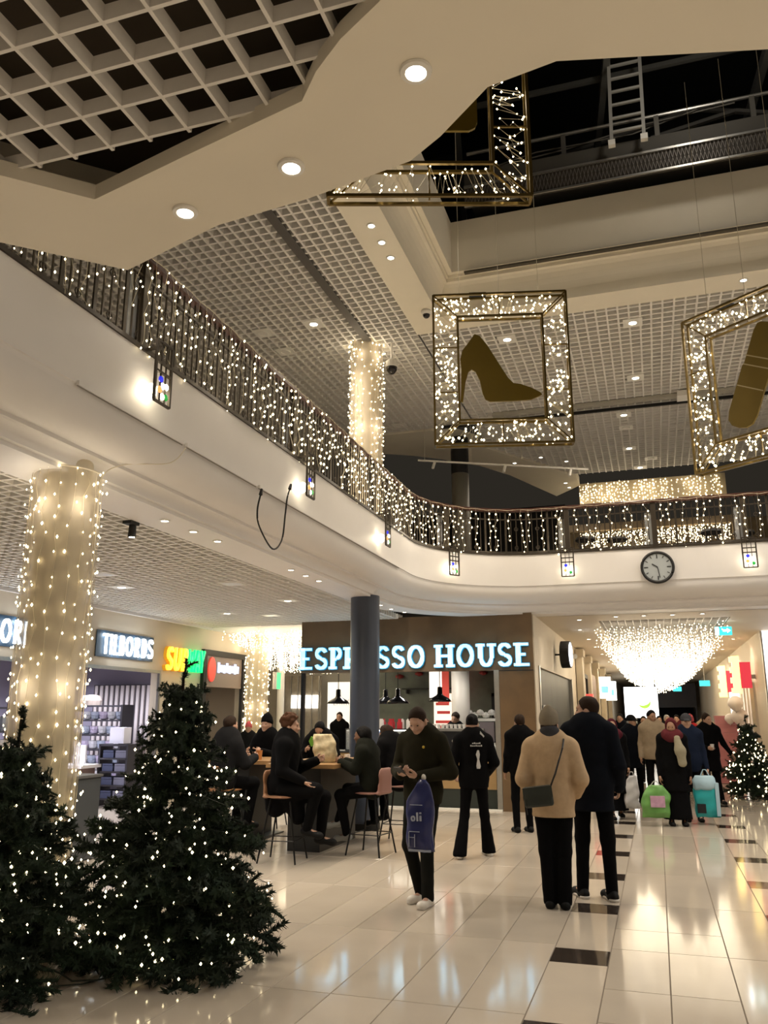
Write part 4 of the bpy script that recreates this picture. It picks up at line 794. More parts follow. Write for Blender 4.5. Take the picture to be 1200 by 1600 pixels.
# ================================================================== passage left of the coffee shop
struct('wall_passage_left', MB().box(-9.6, -9.42, 16.2, 18.2, 3.1, 3.6).box(-9.6, -9.42, 18.2, 18.9, 0, 3.6).box(-14, -9.6, 18.8, 18.9, 0, 3.6), SHOPW)
struct('wall_passage_end', MB().box(-14, -6.8, 26, 26.1, 0, 3.6).box(-14.1, -14, 18.8, 26.1, 0, 3.6), mat('passage_beige', (.5, .46, .38), .5))
YEL = mat('sign_yellow', (1, .6, .05), .4, emit=(1, .52, .03), es=2.2); GRN = mat('sign_green', (.02, .8, .25), .4, emit=(.0, .78, .18), es=1.4); YS = mat('sign_yellow_side', (.5, .25, .02), .4, emit=(.6, .25, .01), es=.6)
sg = thing('shop_sign', 'glowing slanted letters reading SUB in yellow and WAY in green on the far left shopfront', 'sign', (-9.375, 14.66, 2.58))
w1 = sign_text('SUB', 'block', (.05, 0, 0), (0, 1, 0), (0, 0, 1), (.05, 0, 0), .46, YEL, sg, width=.80, slant=.12, rim=YS); sign_text('WAY', 'block', (.05, w1 + .03, 0), (0, 1, 0), (0, 0, 1), (.05, 0, 0), .46, GRN, sg, width=.66, slant=.12)
point((.35, .45, .25), 3, (1, .6, .1), .2, parent=sg); point((.35, 1.3, .25), 2.2, (.1, 1, .3), .2, parent=sg)
for i, (y, z) in enumerate([(15.0, 1.45), (15.6, 1.75), (15.75, 1.05)]): tag(MB().box(0, .02, -.14, .14, 0, .12).box(.02, .025, -.13, .13, .01, .11).build('menu_light', mat('menu_green', (.1, .6, .2), .4, emit=(.1, .9, .3), es=1.2)), ['small green glowing menu panel left of the green sign letters, behind the tree', 'green glowing menu panel under the green sign letters', 'low green glowing panel behind the tree top'][i], 'menu panel').location = (-9.376, y, z)
dr = thing('shop_doorway', 'black-framed shop doorway with a red oval sign in the passage', 'doorway', (-9.40, 16.2, 0)); MB().box(0, .08, 0, .14, 0, 3.1).build('left_jamb', BLACK, dr); MB().box(0, .08, 1.84, 2.0, 0, 3.1).build('right_jamb', BLACK, dr); MB().box(0, .08, .14, 1.84, 2.98, 3.1).build('head', BLACK, dr)
MB().box(0, .04, .14, 1.84, 2.3, 2.98).build('sign_panel', mat('sign_taupe', (.26, .21, .20), .5), dr); ov = MB().lathe([(.005, 0), (.18, 0), (.18, .03), (.005, .03)], 24).build('red_oval', mat('oval_red', (.7, .05, .04), .4, emit=(.9, .08, .05), es=.6), dr); ov.rotation_euler = (0, PI / 2, 0); ov.location = (.045, .38, 2.68); ov.scale = (1.5, .9, 1)
mb = MB()
for k in range(8): mb.box(.045, .06, .66 + .13 * k, .75 + .13 * k, 2.62 + (.02 if k % 2 else 0), 2.80 + (.05 if k % 3 == 0 else 0))
mb.build('sign_lettering_block', mat('sign_pale_blue', (.6, .7, 1), .4, emit=(.6, .7, 1), es=1.2), dr)
MB().box(-1.6, -.02, .14, 1.84, 0, .02).build('inner_floor', mat('inner_floor', (.12, .08, .05), .5), dr); MB().box(-1.7, -1.6, .1, 2.2, 0, 3.0).build('inner_wall', mat('inner_wood', (.16, .08, .03), .6), dr); MB().box(-1.2, -.9, .3, 1.9, .02, 1.1).build('inner_counter', BLACK, dr); spot((-.8, 1.0, 2.9), 25, WARM, .06, parent=dr)
for y in (-.04, 2.06): MB().cyl((.1, y, .3), (.1, y, 1.65), .045, n=10).build('light_tube', mat('tube_warm', (1, .95, .8), .4, emit=(1, .88, .6), es=3), dr)
lit_column('lit_column', 'cream column wrapped in string lights in the passage left of the coffee shop', -8.95, 18.05, 0, 3.55, .22, .26, 420, .0165)
for i in range(6): light_curtain(['swag of bright string lights across the side passage, nearest', 'swag of bright string lights across the side passage, second', 'swag of bright string lights across the side passage, third', 'swag of bright string lights across the side passage, fourth', 'swag of bright string lights across the side passage, fifth', 'swag of bright string lights across the side passage, farthest'][i], -9.2 if i < 2 else -11.6, -6.95, 17.0 + 1.15 * i, 3.54, (lambda f: .22 + .42 * (1 - f * f)) if i else (lambda f: .15 + .25 * (1 - f * f)), 66, LEDW, .0135, 3.0, group=None, ysp=.25, step=.05)
t = thing('white_kiosk_wall', 'white backlit shop wall with grey LAKKBAR lettering behind the seated guests', 'sign wall', (-9.35, 23.6, 0)); MB().box(0, 2.2, 0, .1, 0, 2.65).build('panel', mat('kiosk_white', (.8, .78, .74), .4, emit=(1, .97, .9), es=.55), t); sign_text('LAKKBAR', 'thin', (.18, -.012, 1.98), (1, 0, 0), (0, 0, 1), (0, .012, 0), .16, mat('kiosk_grey', (.18, .18, .18), .5), t, width=.95, gap=.06)
t = thing('shop_post', 'cream post left of the red-haired man, in the passage', 'post', (-10.15, 22.0, 0)); MB().cyl((0, 0, 0), (0, 0, 3.5), .10, n=12).build('shaft', LAMPRIM, t); MB().cyl((0, 0, 0), (0, 0, .06), .14, n=12).build('foot', STEEL, t)
t = thing('shopfront_window', 'tall glazed shopfront with pale curtains behind the red-haired man', 'shopfront', (-11.5, 24.6, 0))
for k in range(7): MB().box(.0 + .24 * k, .03 + .24 * k, 0, .04, 0, 2.9).build('mullion', STEEL, t)
MB().box(0, 1.5, .1, .14, 0, 2.9).build('curtain', mat('curtain_grey', (.3, .26, .2), .7, noise=.3, nscale=9), t); MB().box(.5, 1.4, .05, .09, 1.9, 2.3).build('bright_sign', mat('bright_strip', (1, 1, .95), .4, emit=(1, .97, .9), es=3), t)
t = thing('pharmacy_sign', 'small green and white hanging sign right of the passage column', 'sign', (-9.35, 20.0, 2.35)); MB().box(-.02, .02, -.2, .2, 0, .42).build('box', mat('sign_g2', (.05, .6, .2), .4, emit=(.1, .8, .3), es=.9), t); MB().box(-.022, .024, -.205, -.05, -.005, .425).build('white_half', LAMPRIM, t); MB().box(-.01, .01, -.01, .01, .42, 1.2).build('stem', STEEL, t)

# ================================================================== corridor on the right
def swag_drop(f): return .28 + .62 * (1 - abs(f) ** 1.7)
for i in range(13):
    nm = ['nearest the clock', 'second', 'third', 'fourth', 'fifth', 'sixth', 'seventh', 'eighth', 'ninth', 'tenth', 'eleventh', 'twelfth', 'farthest'][i]
    light_curtain(f'swag of bright string lights across the long corridor, {nm} of the row', -1.15, 1.5, 18.2 + 1.55 * i, 3.54, swag_drop if i else (lambda f: .1 + .3 * (1 - f * f)), 40 if i < 6 else 30, LEDW, .0112 + .0013 * i, 4.5, ysp=.28, step=.055 if i < 6 else .07)
t = thing('window_display', 'large dark slate shop window along the left side of the corridor', 'window', (-2.1, 16.3, 0)); MB().box(-.12, -.06, 0, 6.6, .25, 2.6).build('pane', mat('slate_glass', (.03, .036, .036), .5, noise=.6, nscale=1.6, spec=.2), t); MB().box(-.06, .02, -.06, .06, .2, 2.62).box(-.06, .02, 6.5, 6.6, .2, 2.62).box(-.06, .02, .06, 6.5, .2, .28).build('frame', STEEL, t)
tag(MB().box(0, .02, -.25, .25, 0, .34).box(.02, .024, -.2, .2, .06, .1).box(.02, .024, -.2, .2, .2, .24).build('white_notice', mat('notice_white', (.8, .8, .78), .5)), 'white notice in the slate window behind the pale hat', 'notice').location = (-2.15, 17.3, 1.55)
t = thing('round_sign', 'round blue-white light box sign projecting from the corridor wall right of the coffee shop', 'sign', (-1.85, 19.2, 3.02)); MB().cyl((0, -.10, 0), (0, .10, 0), .30, n=32).build('case', BLACK, t); MB().disc((0, -.103, 0), (0, -1, 0), .27, 32).build('face', mat('round_face', (.6, .75, 1), .3, emit=(.55, .72, 1), es=1.6), t); MB().cyl((0, .10, 0), (0, .25, 0), .02).build('bracket', BLACK, t); t.rotation_euler = (0, 0, 1.50)
t = thing('security_camera', 'small bullet camera on an arm next to the round sign', 'camera', (-2.1, 20.8, 3.12)); MB().cyl((0, 0, .06), (.25, -.05, .03), .025).build('arm', LAMPRIM, t); MB().cyl((.2, .1, 0), (.32, -.14, -.05), .06).build('body', LAMPRIM, t)
for i, y in enumerate([24.5, 27.5, 31.0, 35.0, 40.0]):
    t = thing('pilaster', f'cream pilaster on the left corridor wall, {["nearest", "second", "third", "fourth", "farthest"][i]} in the row', 'pilaster', (-2.078, y, 0)); MB().box(0, .18, -.3, .3, 0, 3.4).build('shaft', mat('pilaster_cream', (.5, .43, .32), .6), t); MB().box(0, .22, -.34, .34, 3.3, 3.5).build('cap', MATS['pilaster_cream'], t)
t = thing('shop_entrance', 'dark-framed lit shop entrance on the left corridor wall', 'doorway', (-2.078, 25.2, 0)); MB().box(0, .1, 0, .12, 0, 2.9).box(0, .1, 1.7, 1.82, 0, 2.9).box(0, .1, .12, 1.7, 2.78, 2.9).build('frame', BLACK, t); MB().box(0, .03, .12, 1.7, 0, 2.78).build('lit_window', mat('lit_window', (.6, .5, .36), .4, emit=(1, .78, .5), es=.4), t); MB().box(.1, .3, .6, 1.0, 1.95, 2.3).build('red_sign', mat('small_red', (.7, .08, .06), .5, emit=(.9, .12, .1), es=.6), t)
tag(MB().box(0, .12, -1.0, 1.0, 0, 3.0).box(.12, .14, -.9, .9, .1, 2.9).build('wood_panel', mat('brown_wood_panel', (.2, .09, .035), .5, noise=.2)), 'brown wooden wall panel on the left corridor wall', 'panel').location = (-2.078, 29.2, 0)
for i, y in enumerate([33.0, 37.5]):
    t = thing('projecting_sign', ['white light box sign on the left corridor wall', 'small white light box sign farther down the left corridor wall'][i], 'sign', (-2.03, y, 2.3)); MB().box(-.065, 0, -.02, .02, .3, .4).build('bracket', STEEL, t); MB().box(0, .45, -.06, .06, 0, .8).build('box', mat('sign_white_box', (1, 1, 1), .4, emit=(1, .96, .88), es=2), t); MB().box(.1, .35, -.065, -.06, .2, .45).build('blue_patch', mat('sky_patch', (.2, .5, .8), .4, emit=(.2, .5, .9), es=1), t)
# right side
t = thing('advertising_lightbox', 'tall glowing white panel at the right edge of the corridor', 'lightbox', (2.38, 20.45, 0)); MB().box(0, 1.6, 0, .1, 0, 3.54).build('panel', mat('panel_white', (1, 1, 1), .4, emit=(.97, .98, 1), es=1.3), t); MB().box(.12, 1.0, -.03, 0, 2.1, 2.85).build('black_screen', BLACK, t); MB().box(-.03, .0, -.02, .1, 0, 3.54).build('edge_trim', STEEL, t)
for i, (y, lb) in enumerate([(22.2, 'yellow and red projecting shop sign nearest the white panel'), (26.5, 'yellow and red projecting shop sign farther down the corridor')]):
    t = thing('projecting_sign', lb, 'sign', (1.95, y, 2.25)); YP = mat('sign_yellow_pale', (1, .8, .3), .4, emit=(1, .72, .22), es=2.0); RP = mat('sign_red', (.6, .03, .05), .4, emit=(.75, .05, .08), es=.6)
    MB().box(-.12, .05, -.06, .06, -.05, .85).build('yellow_box', YP, t); MB().box(.05, .30, -.05, .05, .08, .7).build('red_box', RP, t); MB().box(.3, .395, -.02, .02, .3, .4).build('bracket', STEEL, t)
    for z in (-.05, .2, .45, .7): MB().box(-.17, -.12, -.05, .05, z, z + .13).build('yellow_tab', YP, t)
t = thing('light_post', 'bright white shop post behind the right Christmas tree', 'post', (2.06, 25.0, 0)); MB().box(-.12, .12, -.12, .12, 0, 2.3).build('shaft', mat('post_glow', (1, 1, .97), .4, emit=(1, .96, .88), es=1.5), t); MB().box(-.15, .15, -.15, .15, 0, .1).build('foot', STEEL, t)
PK = mat('pink_paper', (.50, .20, .22), .6)
for i in range(8):
    o = MB().box(-.30 + .025 * (i % 3), .30 - .03 * (i % 2), -.22, .22, 0, .19).box(-.03, .03, -.225, .225, 0, .192).box(-.31 + .025 * (i % 3), .31 - .03 * (i % 2), -.23, .23, .15, .205).build('gift_box', PK); o.location = (1.72 + .035 * math.sin(i * 2.3), 23.9, .0 + .21 * i); tag(o, ['pink box at the foot of the tall stack', 'pink box second from the floor in the tall stack', 'pink box third from the floor in the tall stack', 'pink box fourth from the floor in the tall stack', 'pink box fifth from the floor in the tall stack', 'pink box sixth from the floor in the tall stack', 'pink box second from the top of the tall stack', 'pink box topmost of the tall stack by the right tree'][i], 'gift box', 'pink gift boxes in a stack')
t = thing('shopfront_right', 'warm lit shopfront with a dark upper window on the right of the corridor', 'shopfront', (2.27, 22.6, 0))
MB().box(-.02, .02, 0, 3.2, .3, 2.4).build('pane', mat('warm_pane', (.45, .36, .26), .3, emit=(1, .78, .55), es=.25), t)
for k in range(5): MB().box(-.05, .03, .78 * k - .03, .78 * k + .03, 0, 2.5).build('mullion', SHOPW, t)
MB().box(-.05, .03, -.03, 3.2, 2.4, 2.5).build('head', SHOPW, t)
t = thing('dark_window', 'dark planted window high on the right corridor wall', 'window', (2.32, 27.5, 1.5)); MB().box(-.03, 0, 0, 2.0, 0, 1.5).build('pane', mat('plant_dark', (.05, .05, .025), .5, noise=.8, nscale=12), t); MB().box(-.05, .0, -.06, 0, -.05, 1.55).box(-.05, 0, 2.0, 2.06, -.05, 1.55).build('frame', BLACK, t)
BAL = mat('balloon_white', (.8, .74, .7), .3)
for i, (x, z, r) in enumerate([(1.92, 1.98, .19), (2.0, 1.66, .21), (1.78, 1.60, .13)]): tag(MB().lathe([(.012, -r * 1.25), (.01, -r * 1.1), (r * .5, -r * .85), (r * .95, -r * .3), (r, .1 * r), (r * .8, r * .6), (r * .4, r * .92), (.01, r)], 16).build('balloon', BAL, None, True), ['white balloon at the top of the bunch by the bright post', 'large white balloon on the right of the bunch', 'small white balloon at the lower left of the bunch'][i], 'balloon').location = (x, 23.2 + .2 * i, z)
t = thing('balloon_ribbon', 'thin ribbon weight under the white balloons', 'ribbon', (2.0, 23.25, 0)); MB().tube([(0, -.2, 1.7), (0, 0, .8), (0, 0, .1)], .004, 4).tube([(.07, .05, 1.45), (0, 0, .8)], .004, 4).build('ribbon', WHP, t); MB().lathe([(.01, 0), (.07, 0), (.06, .1), (.01, .12)], 10).build('weight', PK, t)
t = thing('exit_sign', 'small teal emergency exit sign under the corridor ceiling', 'sign', (1.42, 18.3, 3.28)); MB().box(-.16, .16, -.03, .03, 0, .17).build('box', mat('exit_teal', (.02, .5, .5), .4, emit=(.05, .62, .66), es=1.3), t); MB().box(-.155, -.09, -.034, -.03, .01, .16).build('white_band', LAMPC, t); MB().box(-.01, .07, -.034, -.03, .075, .105).prism([(0, 0), (.06, .045), (0, .09)], (.07, -.034, .045), (1, 0, 0), (0, 0, 1), (0, .004, 0)).build('arrow', LAMPC, t); MB().cyl((0, 0, .17), (0, 0, .27), .01).build('stem', STEEL, t)
for i, (x, y) in enumerate([(1.75, 33.0), (.95, 40.0)]):
    t = thing('exit_sign', ['tiny teal exit sign far down the corridor, on the right', 'tiny teal exit sign farthest down the corridor'][i], 'sign', (x, y, 2.72)); MB().box(-.18, .18, -.02, .02, 0, .2).build('box', MATS['exit_teal'], t); MB().box(-.01, .01, -.01, .01, .2, .83).build('stem', STEEL, t)
t = thing('bright_screen', 'glowing white advertising screen with a green crescent at the far end of the corridor', 'screen', (-.75, 44.0, 1.75)); MB().box(-.75, .85, 0, .1, -.2, 1.3).build('panel', mat('screen_white', (1, 1, 1), .4, emit=(1, 1, .97), es=2.2), t)
mb = MB(); prev = None
for k in range(13):
    a = math.radians(-150 + 14 * k); q = [(.2 + .30 * math.cos(a), .55 + .30 * math.sin(a)), (.2 + (.30 - .10 * math.sin(PI * k / 12)) * math.cos(a), .6 + (.30 - .12 * math.sin(PI * k / 12)) * math.sin(a))]
    if prev: mb.prism([prev[0], q[0], q[1], prev[1]], (0, -.015, 0), (1, 0, 0), (0, 0, 1), (0, .012, 0))
    prev = q
mb.build('green_crescent', mat('crescent_green', (.4, .8, .1), .4, emit=(.4, .8, .08), es=1.0), t); MB().box(-.3, -.2, .02, .08, -1.75, -.2).box(.3, .4, .02, .08, -1.75, -.2).build('leg', STEEL, t)
for i, (x, y) in enumerate([(-1.34, 16.95), (-1.5, 19.0), (-1.5, 21.5), (-1.5, 24), (-1.5, 27), (-1.5, 31), (1.95, 22.5), (1.95, 26), (1.95, 30)]): downlight((x, y, ZC - .002), ['small downlight in the corridor ceiling just right of the coffee shop corner', 'small downlight on the left strip of the corridor ceiling, second', 'small downlight on the left strip of the corridor ceiling, third', 'small downlight on the left strip of the corridor ceiling, fourth', 'small downlight on the left strip of the corridor ceiling, fifth', 'small downlight on the left strip of the corridor ceiling, farthest', 'small downlight on the right strip of the corridor ceiling, nearest', 'small downlight on the right strip of the corridor ceiling, middle', 'small downlight on the right strip of the corridor ceiling, farthest'][i], 30, None, .05)
for i, x in enumerate([-.62, -.1, .42, .95]): downlight((x, 16.6, ZC - .002), ['tiny downlight before the corridor grid, leftmost', 'tiny downlight before the corridor grid, second from left', 'tiny downlight before the corridor grid, third from left', 'tiny downlight before the corridor grid, rightmost'][i], 12, None, .045)
t = thing('far_kiosk', 'dark kiosk fascia at the far end of the corridor', 'kiosk', (.95, 50, 0)); MB().box(-1.0, 1.2, 0, 1, 2.1, 3.4).build('fascia', mat('kiosk_dark', (.015, .012, .02), .5), t); MB().box(-1.0, 1.2, 0, .8, 0, 1.0).build('counter', MATS['kiosk_dark'], t); MB().box(-1.0, -.9, 0, .1, 1.0, 2.1).box(1.1, 1.2, 0, .1, 1.0, 2.1).build('post', MATS['kiosk_dark'], t)
# ================================================================== Christmas trees
NEED = [mat('needle_dark', (.010, .022, .010), .75), mat('needle_green', (.014, .032, .013), .75)]
BARK = mat('bark', (.03, .02, .012), .9)
def branch_mesh(seed, m, twigs=11, dens=260, fan=1.0):
    """one bushy branch along +x, unit length, twigs spreading sideways, up and down"""
    rg = np.random.default_rng(seed); segs = []
    P = [V(0, 0, 0)] + [V(x, rg.normal(0, .02), -.12 * x * x + .08 * x + rg.normal(0, .01)) for x in np.linspace(.2, 1, 6)]
    segs += [(P[i], P[i + 1]) for i in range(1, len(P) - 1)]
    for k in range(twigs):
        x = .22 + .74 * (k + .5) / twigs; s = 1 if k % 2 else -1; a = s * rg.uniform(.45, 1.0); L = rg.uniform(.22, .36) * (1.15 - .55 * x) * fan
        b = V(x, 0, -.12 * x * x + .08 * x); e = b + V(math.cos(a) * L, math.sin(a) * L, rg.uniform(-.20, .20)); mid = (b + e) / 2 + V(0, 0, rg.uniform(-.01, .04)); segs += [(b, mid), (mid, e)]
    vs = []; fs = []
    for a, b in segs:
        d = b - a; L = np.linalg.norm(d); d /= L; t = V(0, 0, 1); x = nrm(np.cross(d, t)); y = np.cross(x, d); n = max(3, int(L * dens))
        for i in range(n):
            o = a + d * L * (i + rg.random()) / n; ph = rg.uniform(0, 2 * PI); r = rg.uniform(.055, .085); q = x * math.cos(ph) + y * math.sin(ph); tip = o + q * r + d * r * .35; sd = np.cross(q, d) * .014
            k = len(vs); vs += [o + sd, o - sd, tip]; fs.append((k, k + 1, k + 2))
    st = MB()
    for a, b in segs: st.cyl(a, b, .02, .015, 5, False)
    k = len(vs); vs += [V(*q) for q in st.v]; fs += [tuple(i + k for i in f) for f in st.f]
    me = bpy.data.meshes.new('branch'); me.from_pydata([tuple(map(float, q)) for q in vs], [], fs); me.materials.append(m); return me
BRM = [branch_mesh(i, NEED[i % 2]) for i in range(6)]
TIPM = branch_mesh(77, NEED[0], 4, 420, .45)
def xmas_tree(label, x, y, H, R, nled, rb, nbr, seed, z0=.10, top=.2, led=LED):
    rg = np.random.default_rng(seed); t = thing('christmas_tree', label, 'tree', (x, y, 0), rg.uniform(0, 6), 'artificial Christmas trees'); P = []
    MB().cyl((0, 0, 0), (0, 0, H * .96), .035, .008, 8).build('trunk', BARK, t)
    for k in range(4): a = k * PI / 2; MB().bar((0, 0, .05), (.3 * math.cos(a), .3 * math.sin(a), .012), .03, .02).build('stand_foot', BLACKMETAL, t)
    for i in range(nbr):
        f = ((i + rg.uniform(0, 1)) / nbr) ** 1.25; z = z0 + .16 + (H - z0 - top - .24) * f; l = (R * (1 - f) ** .8 + .10) * rg.uniform(.72, 1.16); a = i * 2.39996 + rg.uniform(-.35, .35)
        tilt = rg.uniform(-.12, .25) + (.25 if f < .12 else 0) - .45 * f ** 2
        sc = (l, max(.36, l * rg.uniform(.85, 1.1)), max(.42, l * .95)); o = link('branch', BRM[i % 6], t, (0, 0, z), (rg.uniform(-.4, .4), tilt, a), sc)
        R3 = Matrix.Rotation(a, 3, 'Z') @ Matrix.Rotation(tilt, 3, 'Y')
        for _ in range(rg.poisson(nled * (l / R) / (nbr * .58))):
            u = rg.uniform(.5, 1.08); q = R3 @ Vector((u * sc[0], rg.uniform(-.28, .28) * (1.15 - .6 * u) * sc[1], rg.uniform(-.10, .16) * sc[2])); P.append((q.x, q.y, q.z + z))
    for j in range(6): link('branch', BRM[j], t, (0, 0, H - top - .16), (0, -.75, j * 1.05), (.24, .34, .34))
    link('top_shoot', TIPM, t, (0, 0, H - top - .24), (0, -PI / 2, 0), (top + .26, .5, .5))
    wr = MB(); Q = sorted(P, key=lambda q: (round(q[2] / .14), math.atan2(q[1], q[0])))
    for i in range(0, len(Q) - 8, 8):
        c = [V(*q) for q in Q[i:i + 9]]
        if max(np.linalg.norm(c[i + 1] - c[i]) for i in range(len(c) - 1)) < .4: wr.tube(c, .002, 3)
    if wr.v: wr.build('wire', DWIRE, t, kind='stuff')
    bulbs(P, rb, 'bulb', led, t); return t
xmas_tree('dark artificial Christmas tree with white lights, taller one left of the bar tables', -3.42, 5.65, 2.1, .64, 300, .0095, 190, 3)
xmas_tree('dark artificial Christmas tree with white lights cut by the left edge, nearest the camera', -4.20, 4.85, 1.74, .60, 230, .0095, 165, 8, top=.26)
xmas_tree('dark artificial Christmas tree with white lights standing in the corridor at the right edge', 1.80, 19.75, 1.68, .54, 220, .016, 130, 5)
t = thing('light_cable', 'dark cable of the tree lights lying on the floor between the two left trees', 'cable'); mb = MB()
mb.tube([(-3.5, 5.3, .02), (-3.6, 5.1, .02), (-3.72, 5.0, .03), (-3.85, 5.05, .05), (-3.95, 4.95, .12)], .006, 5); mb.tube([(-3.55, 5.25, .015), (-3.66, 5.02, .012), (-3.8, 4.9, .02)], .005, 5); mb.build('cable', DWIRE, t)
# ================================================================== people: signed-distance bodies turned into one continuous surface
def euler(yaw=0, pitch=0, roll=0):   # columns: left-right, front-back (-front), up
    return np.array(Matrix.Rotation(yaw, 3, 'Z') @ Matrix.Rotation(pitch, 3, 'X') @ Matrix.Rotation(roll, 3, 'Y'))
I3 = np.eye(3)
def cap(a, b, ra, rb, k=.03, R=None, sc=(1, 1, 1)): return ('cap', V(*a), V(*b), ra, rb, k, R, sc)
def ell(c, rad, R=None, k=.03): return ('ell', V(*c), V(*rad), I3 if R is None else R, k)
def axis(lo, hi, h, fine, hf):
    q = [lo]
    while q[-1] < hi: q.append(q[-1] + (hf if any(a - h < q[-1] < b for a, b in fine) else h))
    return np.array(q)
def sdf_mesh(prims, h, cuts=(), fine=(), hf=None, wrinkle=0.0):
    lo, hi = V(9, 9, 9), V(-9, -9, -9)
    for p in prims:
        if p[0] == 'cap': r = max(p[3], p[4]) * max(p[7]); lo = np.minimum(lo, np.minimum(p[1], p[2]) - r); hi = np.maximum(hi, np.maximum(p[1], p[2]) + r)
        else: r = max(p[2]); lo = np.minimum(lo, p[1] - r); hi = np.maximum(hi, p[1] + r)
    lo -= 2.5 * h; hi += 2.5 * h
    ax = [axis(lo[i], hi[i], h, [(f[0][i], f[1][i]) for f in fine], hf or h) for i in range(3)]
    D = np.full([len(a) for a in ax], .5, np.float32)
    for p in prims:
        if p[0] == 'cap': r = max(p[3], p[4]) * max(p[7]); l2 = np.minimum(p[1], p[2]) - r; h2 = np.maximum(p[1], p[2]) + r; k = p[5]
        else: r = max(p[2]); l2 = p[1] - r; h2 = p[1] + r; k = p[4]
        m = k + 2.5 * h; sl = tuple(slice(max(0, int(np.searchsorted(ax[i], l2[i] - m)) - 1), int(np.searchsorted(ax[i], h2[i] + m)) + 1) for i in range(3))
        X, Y, Z = ax[0][sl[0]][:, None, None], ax[1][sl[1]][None, :, None], ax[2][sl[2]][None, None, :]
        if p[0] == 'cap':
            a, b, R, sc = p[1], p[2], p[6], V(*p[7])
            if R is None:
                dx, dy, dz = X - a[0], Y - a[1], Z - a[2]; ba = b - a; s1 = (1, 1, 1)
            else:
                ex, ey, ez = R[:, 0], R[:, 1], R[:, 2]; q = [(X - a[0]) * e[0] + (Y - a[1]) * e[1] + (Z - a[2]) * e[2] for e in (ex, ey, ez)]; s1 = sc
                dx, dy, dz = q[0] / s1[0], q[1] / s1[1], q[2] / s1[2]; ba = np.array([(b - a) @ ex, (b - a) @ ey, (b - a) @ ez]) / s1
            t = np.clip((dx * ba[0] + dy * ba[1] + dz * ba[2]) / max(1e-9, ba @ ba), 0, 1)
            d = (np.sqrt((dx - ba[0] * t) ** 2 + (dy - ba[1] * t) ** 2 + (dz - ba[2] * t) ** 2) - (p[3] + (p[4] - p[3]) * t)) * min(s1)
        else:
            c, rad, R = p[1], p[2], p[3]; q = [((X - c[0]) * R[0, i] + (Y - c[1]) * R[1, i] + (Z - c[2]) * R[2, i]) / rad[i] for i in range(3)]
            g = np.sqrt(q[0] ** 2 + q[1] ** 2 + q[2] ** 2); d = (g - 1) * min(rad)
        A = D[sl]; hh = np.maximum(k - np.abs(A - d), 0) / k; D[sl] = np.minimum(A, d) - hh * hh * k * .25
    if wrinkle:
        X, Y, Z = ax[0][:, None, None], ax[1][None, :, None], ax[2][None, None, :]
        D += (wrinkle * (np.sin(31 * Z + 17 * X + 3 * np.sin(13 * Y)) * np.sin(19 * X - 23 * Y + 11 * Z) + .5 * np.sin(53 * Z - 29 * X + 21 * Y))).astype(np.float32)
    for c in cuts:
        if c[0] == 'z>': D = np.maximum(D, c[1] - ax[2][None, None, :])
        elif c[0] == 'z<': D = np.maximum(D, ax[2][None, None, :] - c[1])
        elif c[0] == 'pl':   # keep side where (p-o).n < 0
            o, n = c[1], c[2]; D = np.maximum(D, (ax[0][:, None, None] - o[0]) * n[0] + (ax[1][None, :, None] - o[1]) * n[1] + (ax[2][None, None, :] - o[2]) * n[2])
    ins = D < 0; nx, ny, nz = D.shape; S = np.zeros((nx - 1, ny - 1, nz - 1), np.int8)
    offs = [(i, j, k) for i in (0, 1) for j in (0, 1) for k in (0, 1)]
    for i, j, k in offs: S += ins[i:nx - 1 + i, j:ny - 1 + j, k:nz - 1 + k]
    act = np.argwhere((S > 0) & (S < 8)); idx = np.full(S.shape, -1, np.int64); idx[tuple(act.T)] = np.arange(len(act))
    acc = np.zeros((len(act), 3)); cnt = np.zeros(len(act))
    for a in range(3):
        for o in [q for q in offs if q[a] == 0]:
            p0 = act + np.array(o); p1 = p0.copy(); p1[:, a] += 1; d0 = D[tuple(p0.T)]; d1 = D[tuple(p1.T)]; m = (d0 < 0) != (d1 < 0); t = np.where(m, d0 / np.where(m, d0 - d1, 1), 0)
            c0 = np.stack([ax[i][p0[:, i]] for i in range(3)], 1); c1 = np.stack([ax[i][p1[:, i]] for i in range(3)], 1); acc += (c0 + (c1 - c0) * t[:, None]) * m[:, None]; cnt += m
    vs = acc / cnt[:, None]; F = []
    for a in range(3):
        b, c = (a + 1) % 3, (a + 2) % 3; s0 = [slice(None)] * 3; s1 = [slice(None)] * 3; s0[a] = slice(0, -1); s1[a] = slice(1, None); x = ins[tuple(s0)] != ins[tuple(s1)]; e = np.argwhere(x)
        e = e[(e[:, b] > 0) & (e[:, c] > 0) & (e[:, b] < D.shape[b] - 1) & (e[:, c] < D.shape[c] - 1)]
        if len(e) == 0: continue
        q = []
        for db, dc in ((1, 1), (0, 1), (0, 0), (1, 0)): g = e.copy(); g[:, b] -= db; g[:, c] -= dc; q.append(idx[tuple(g.T)])
        q = np.stack(q, 1); flip = ~ins[tuple(e.T)]; q[flip] = q[flip][:, ::-1]; F.append(q)
    F = np.concatenate(F); return vs, F[(F >= 0).all(1)]
def sdf_obj(name, prims, m, parent, h, **kw):
    lab = kw.pop('label', None); vs, F = sdf_mesh(prims, h, **kw); me = bpy.data.meshes.new(name); me.from_pydata(vs.tolist(), [], F.tolist()); me.materials.append(m); me.shade_smooth(); o = link(name, me, parent)
    if lab: o['label'] = lab
    return o
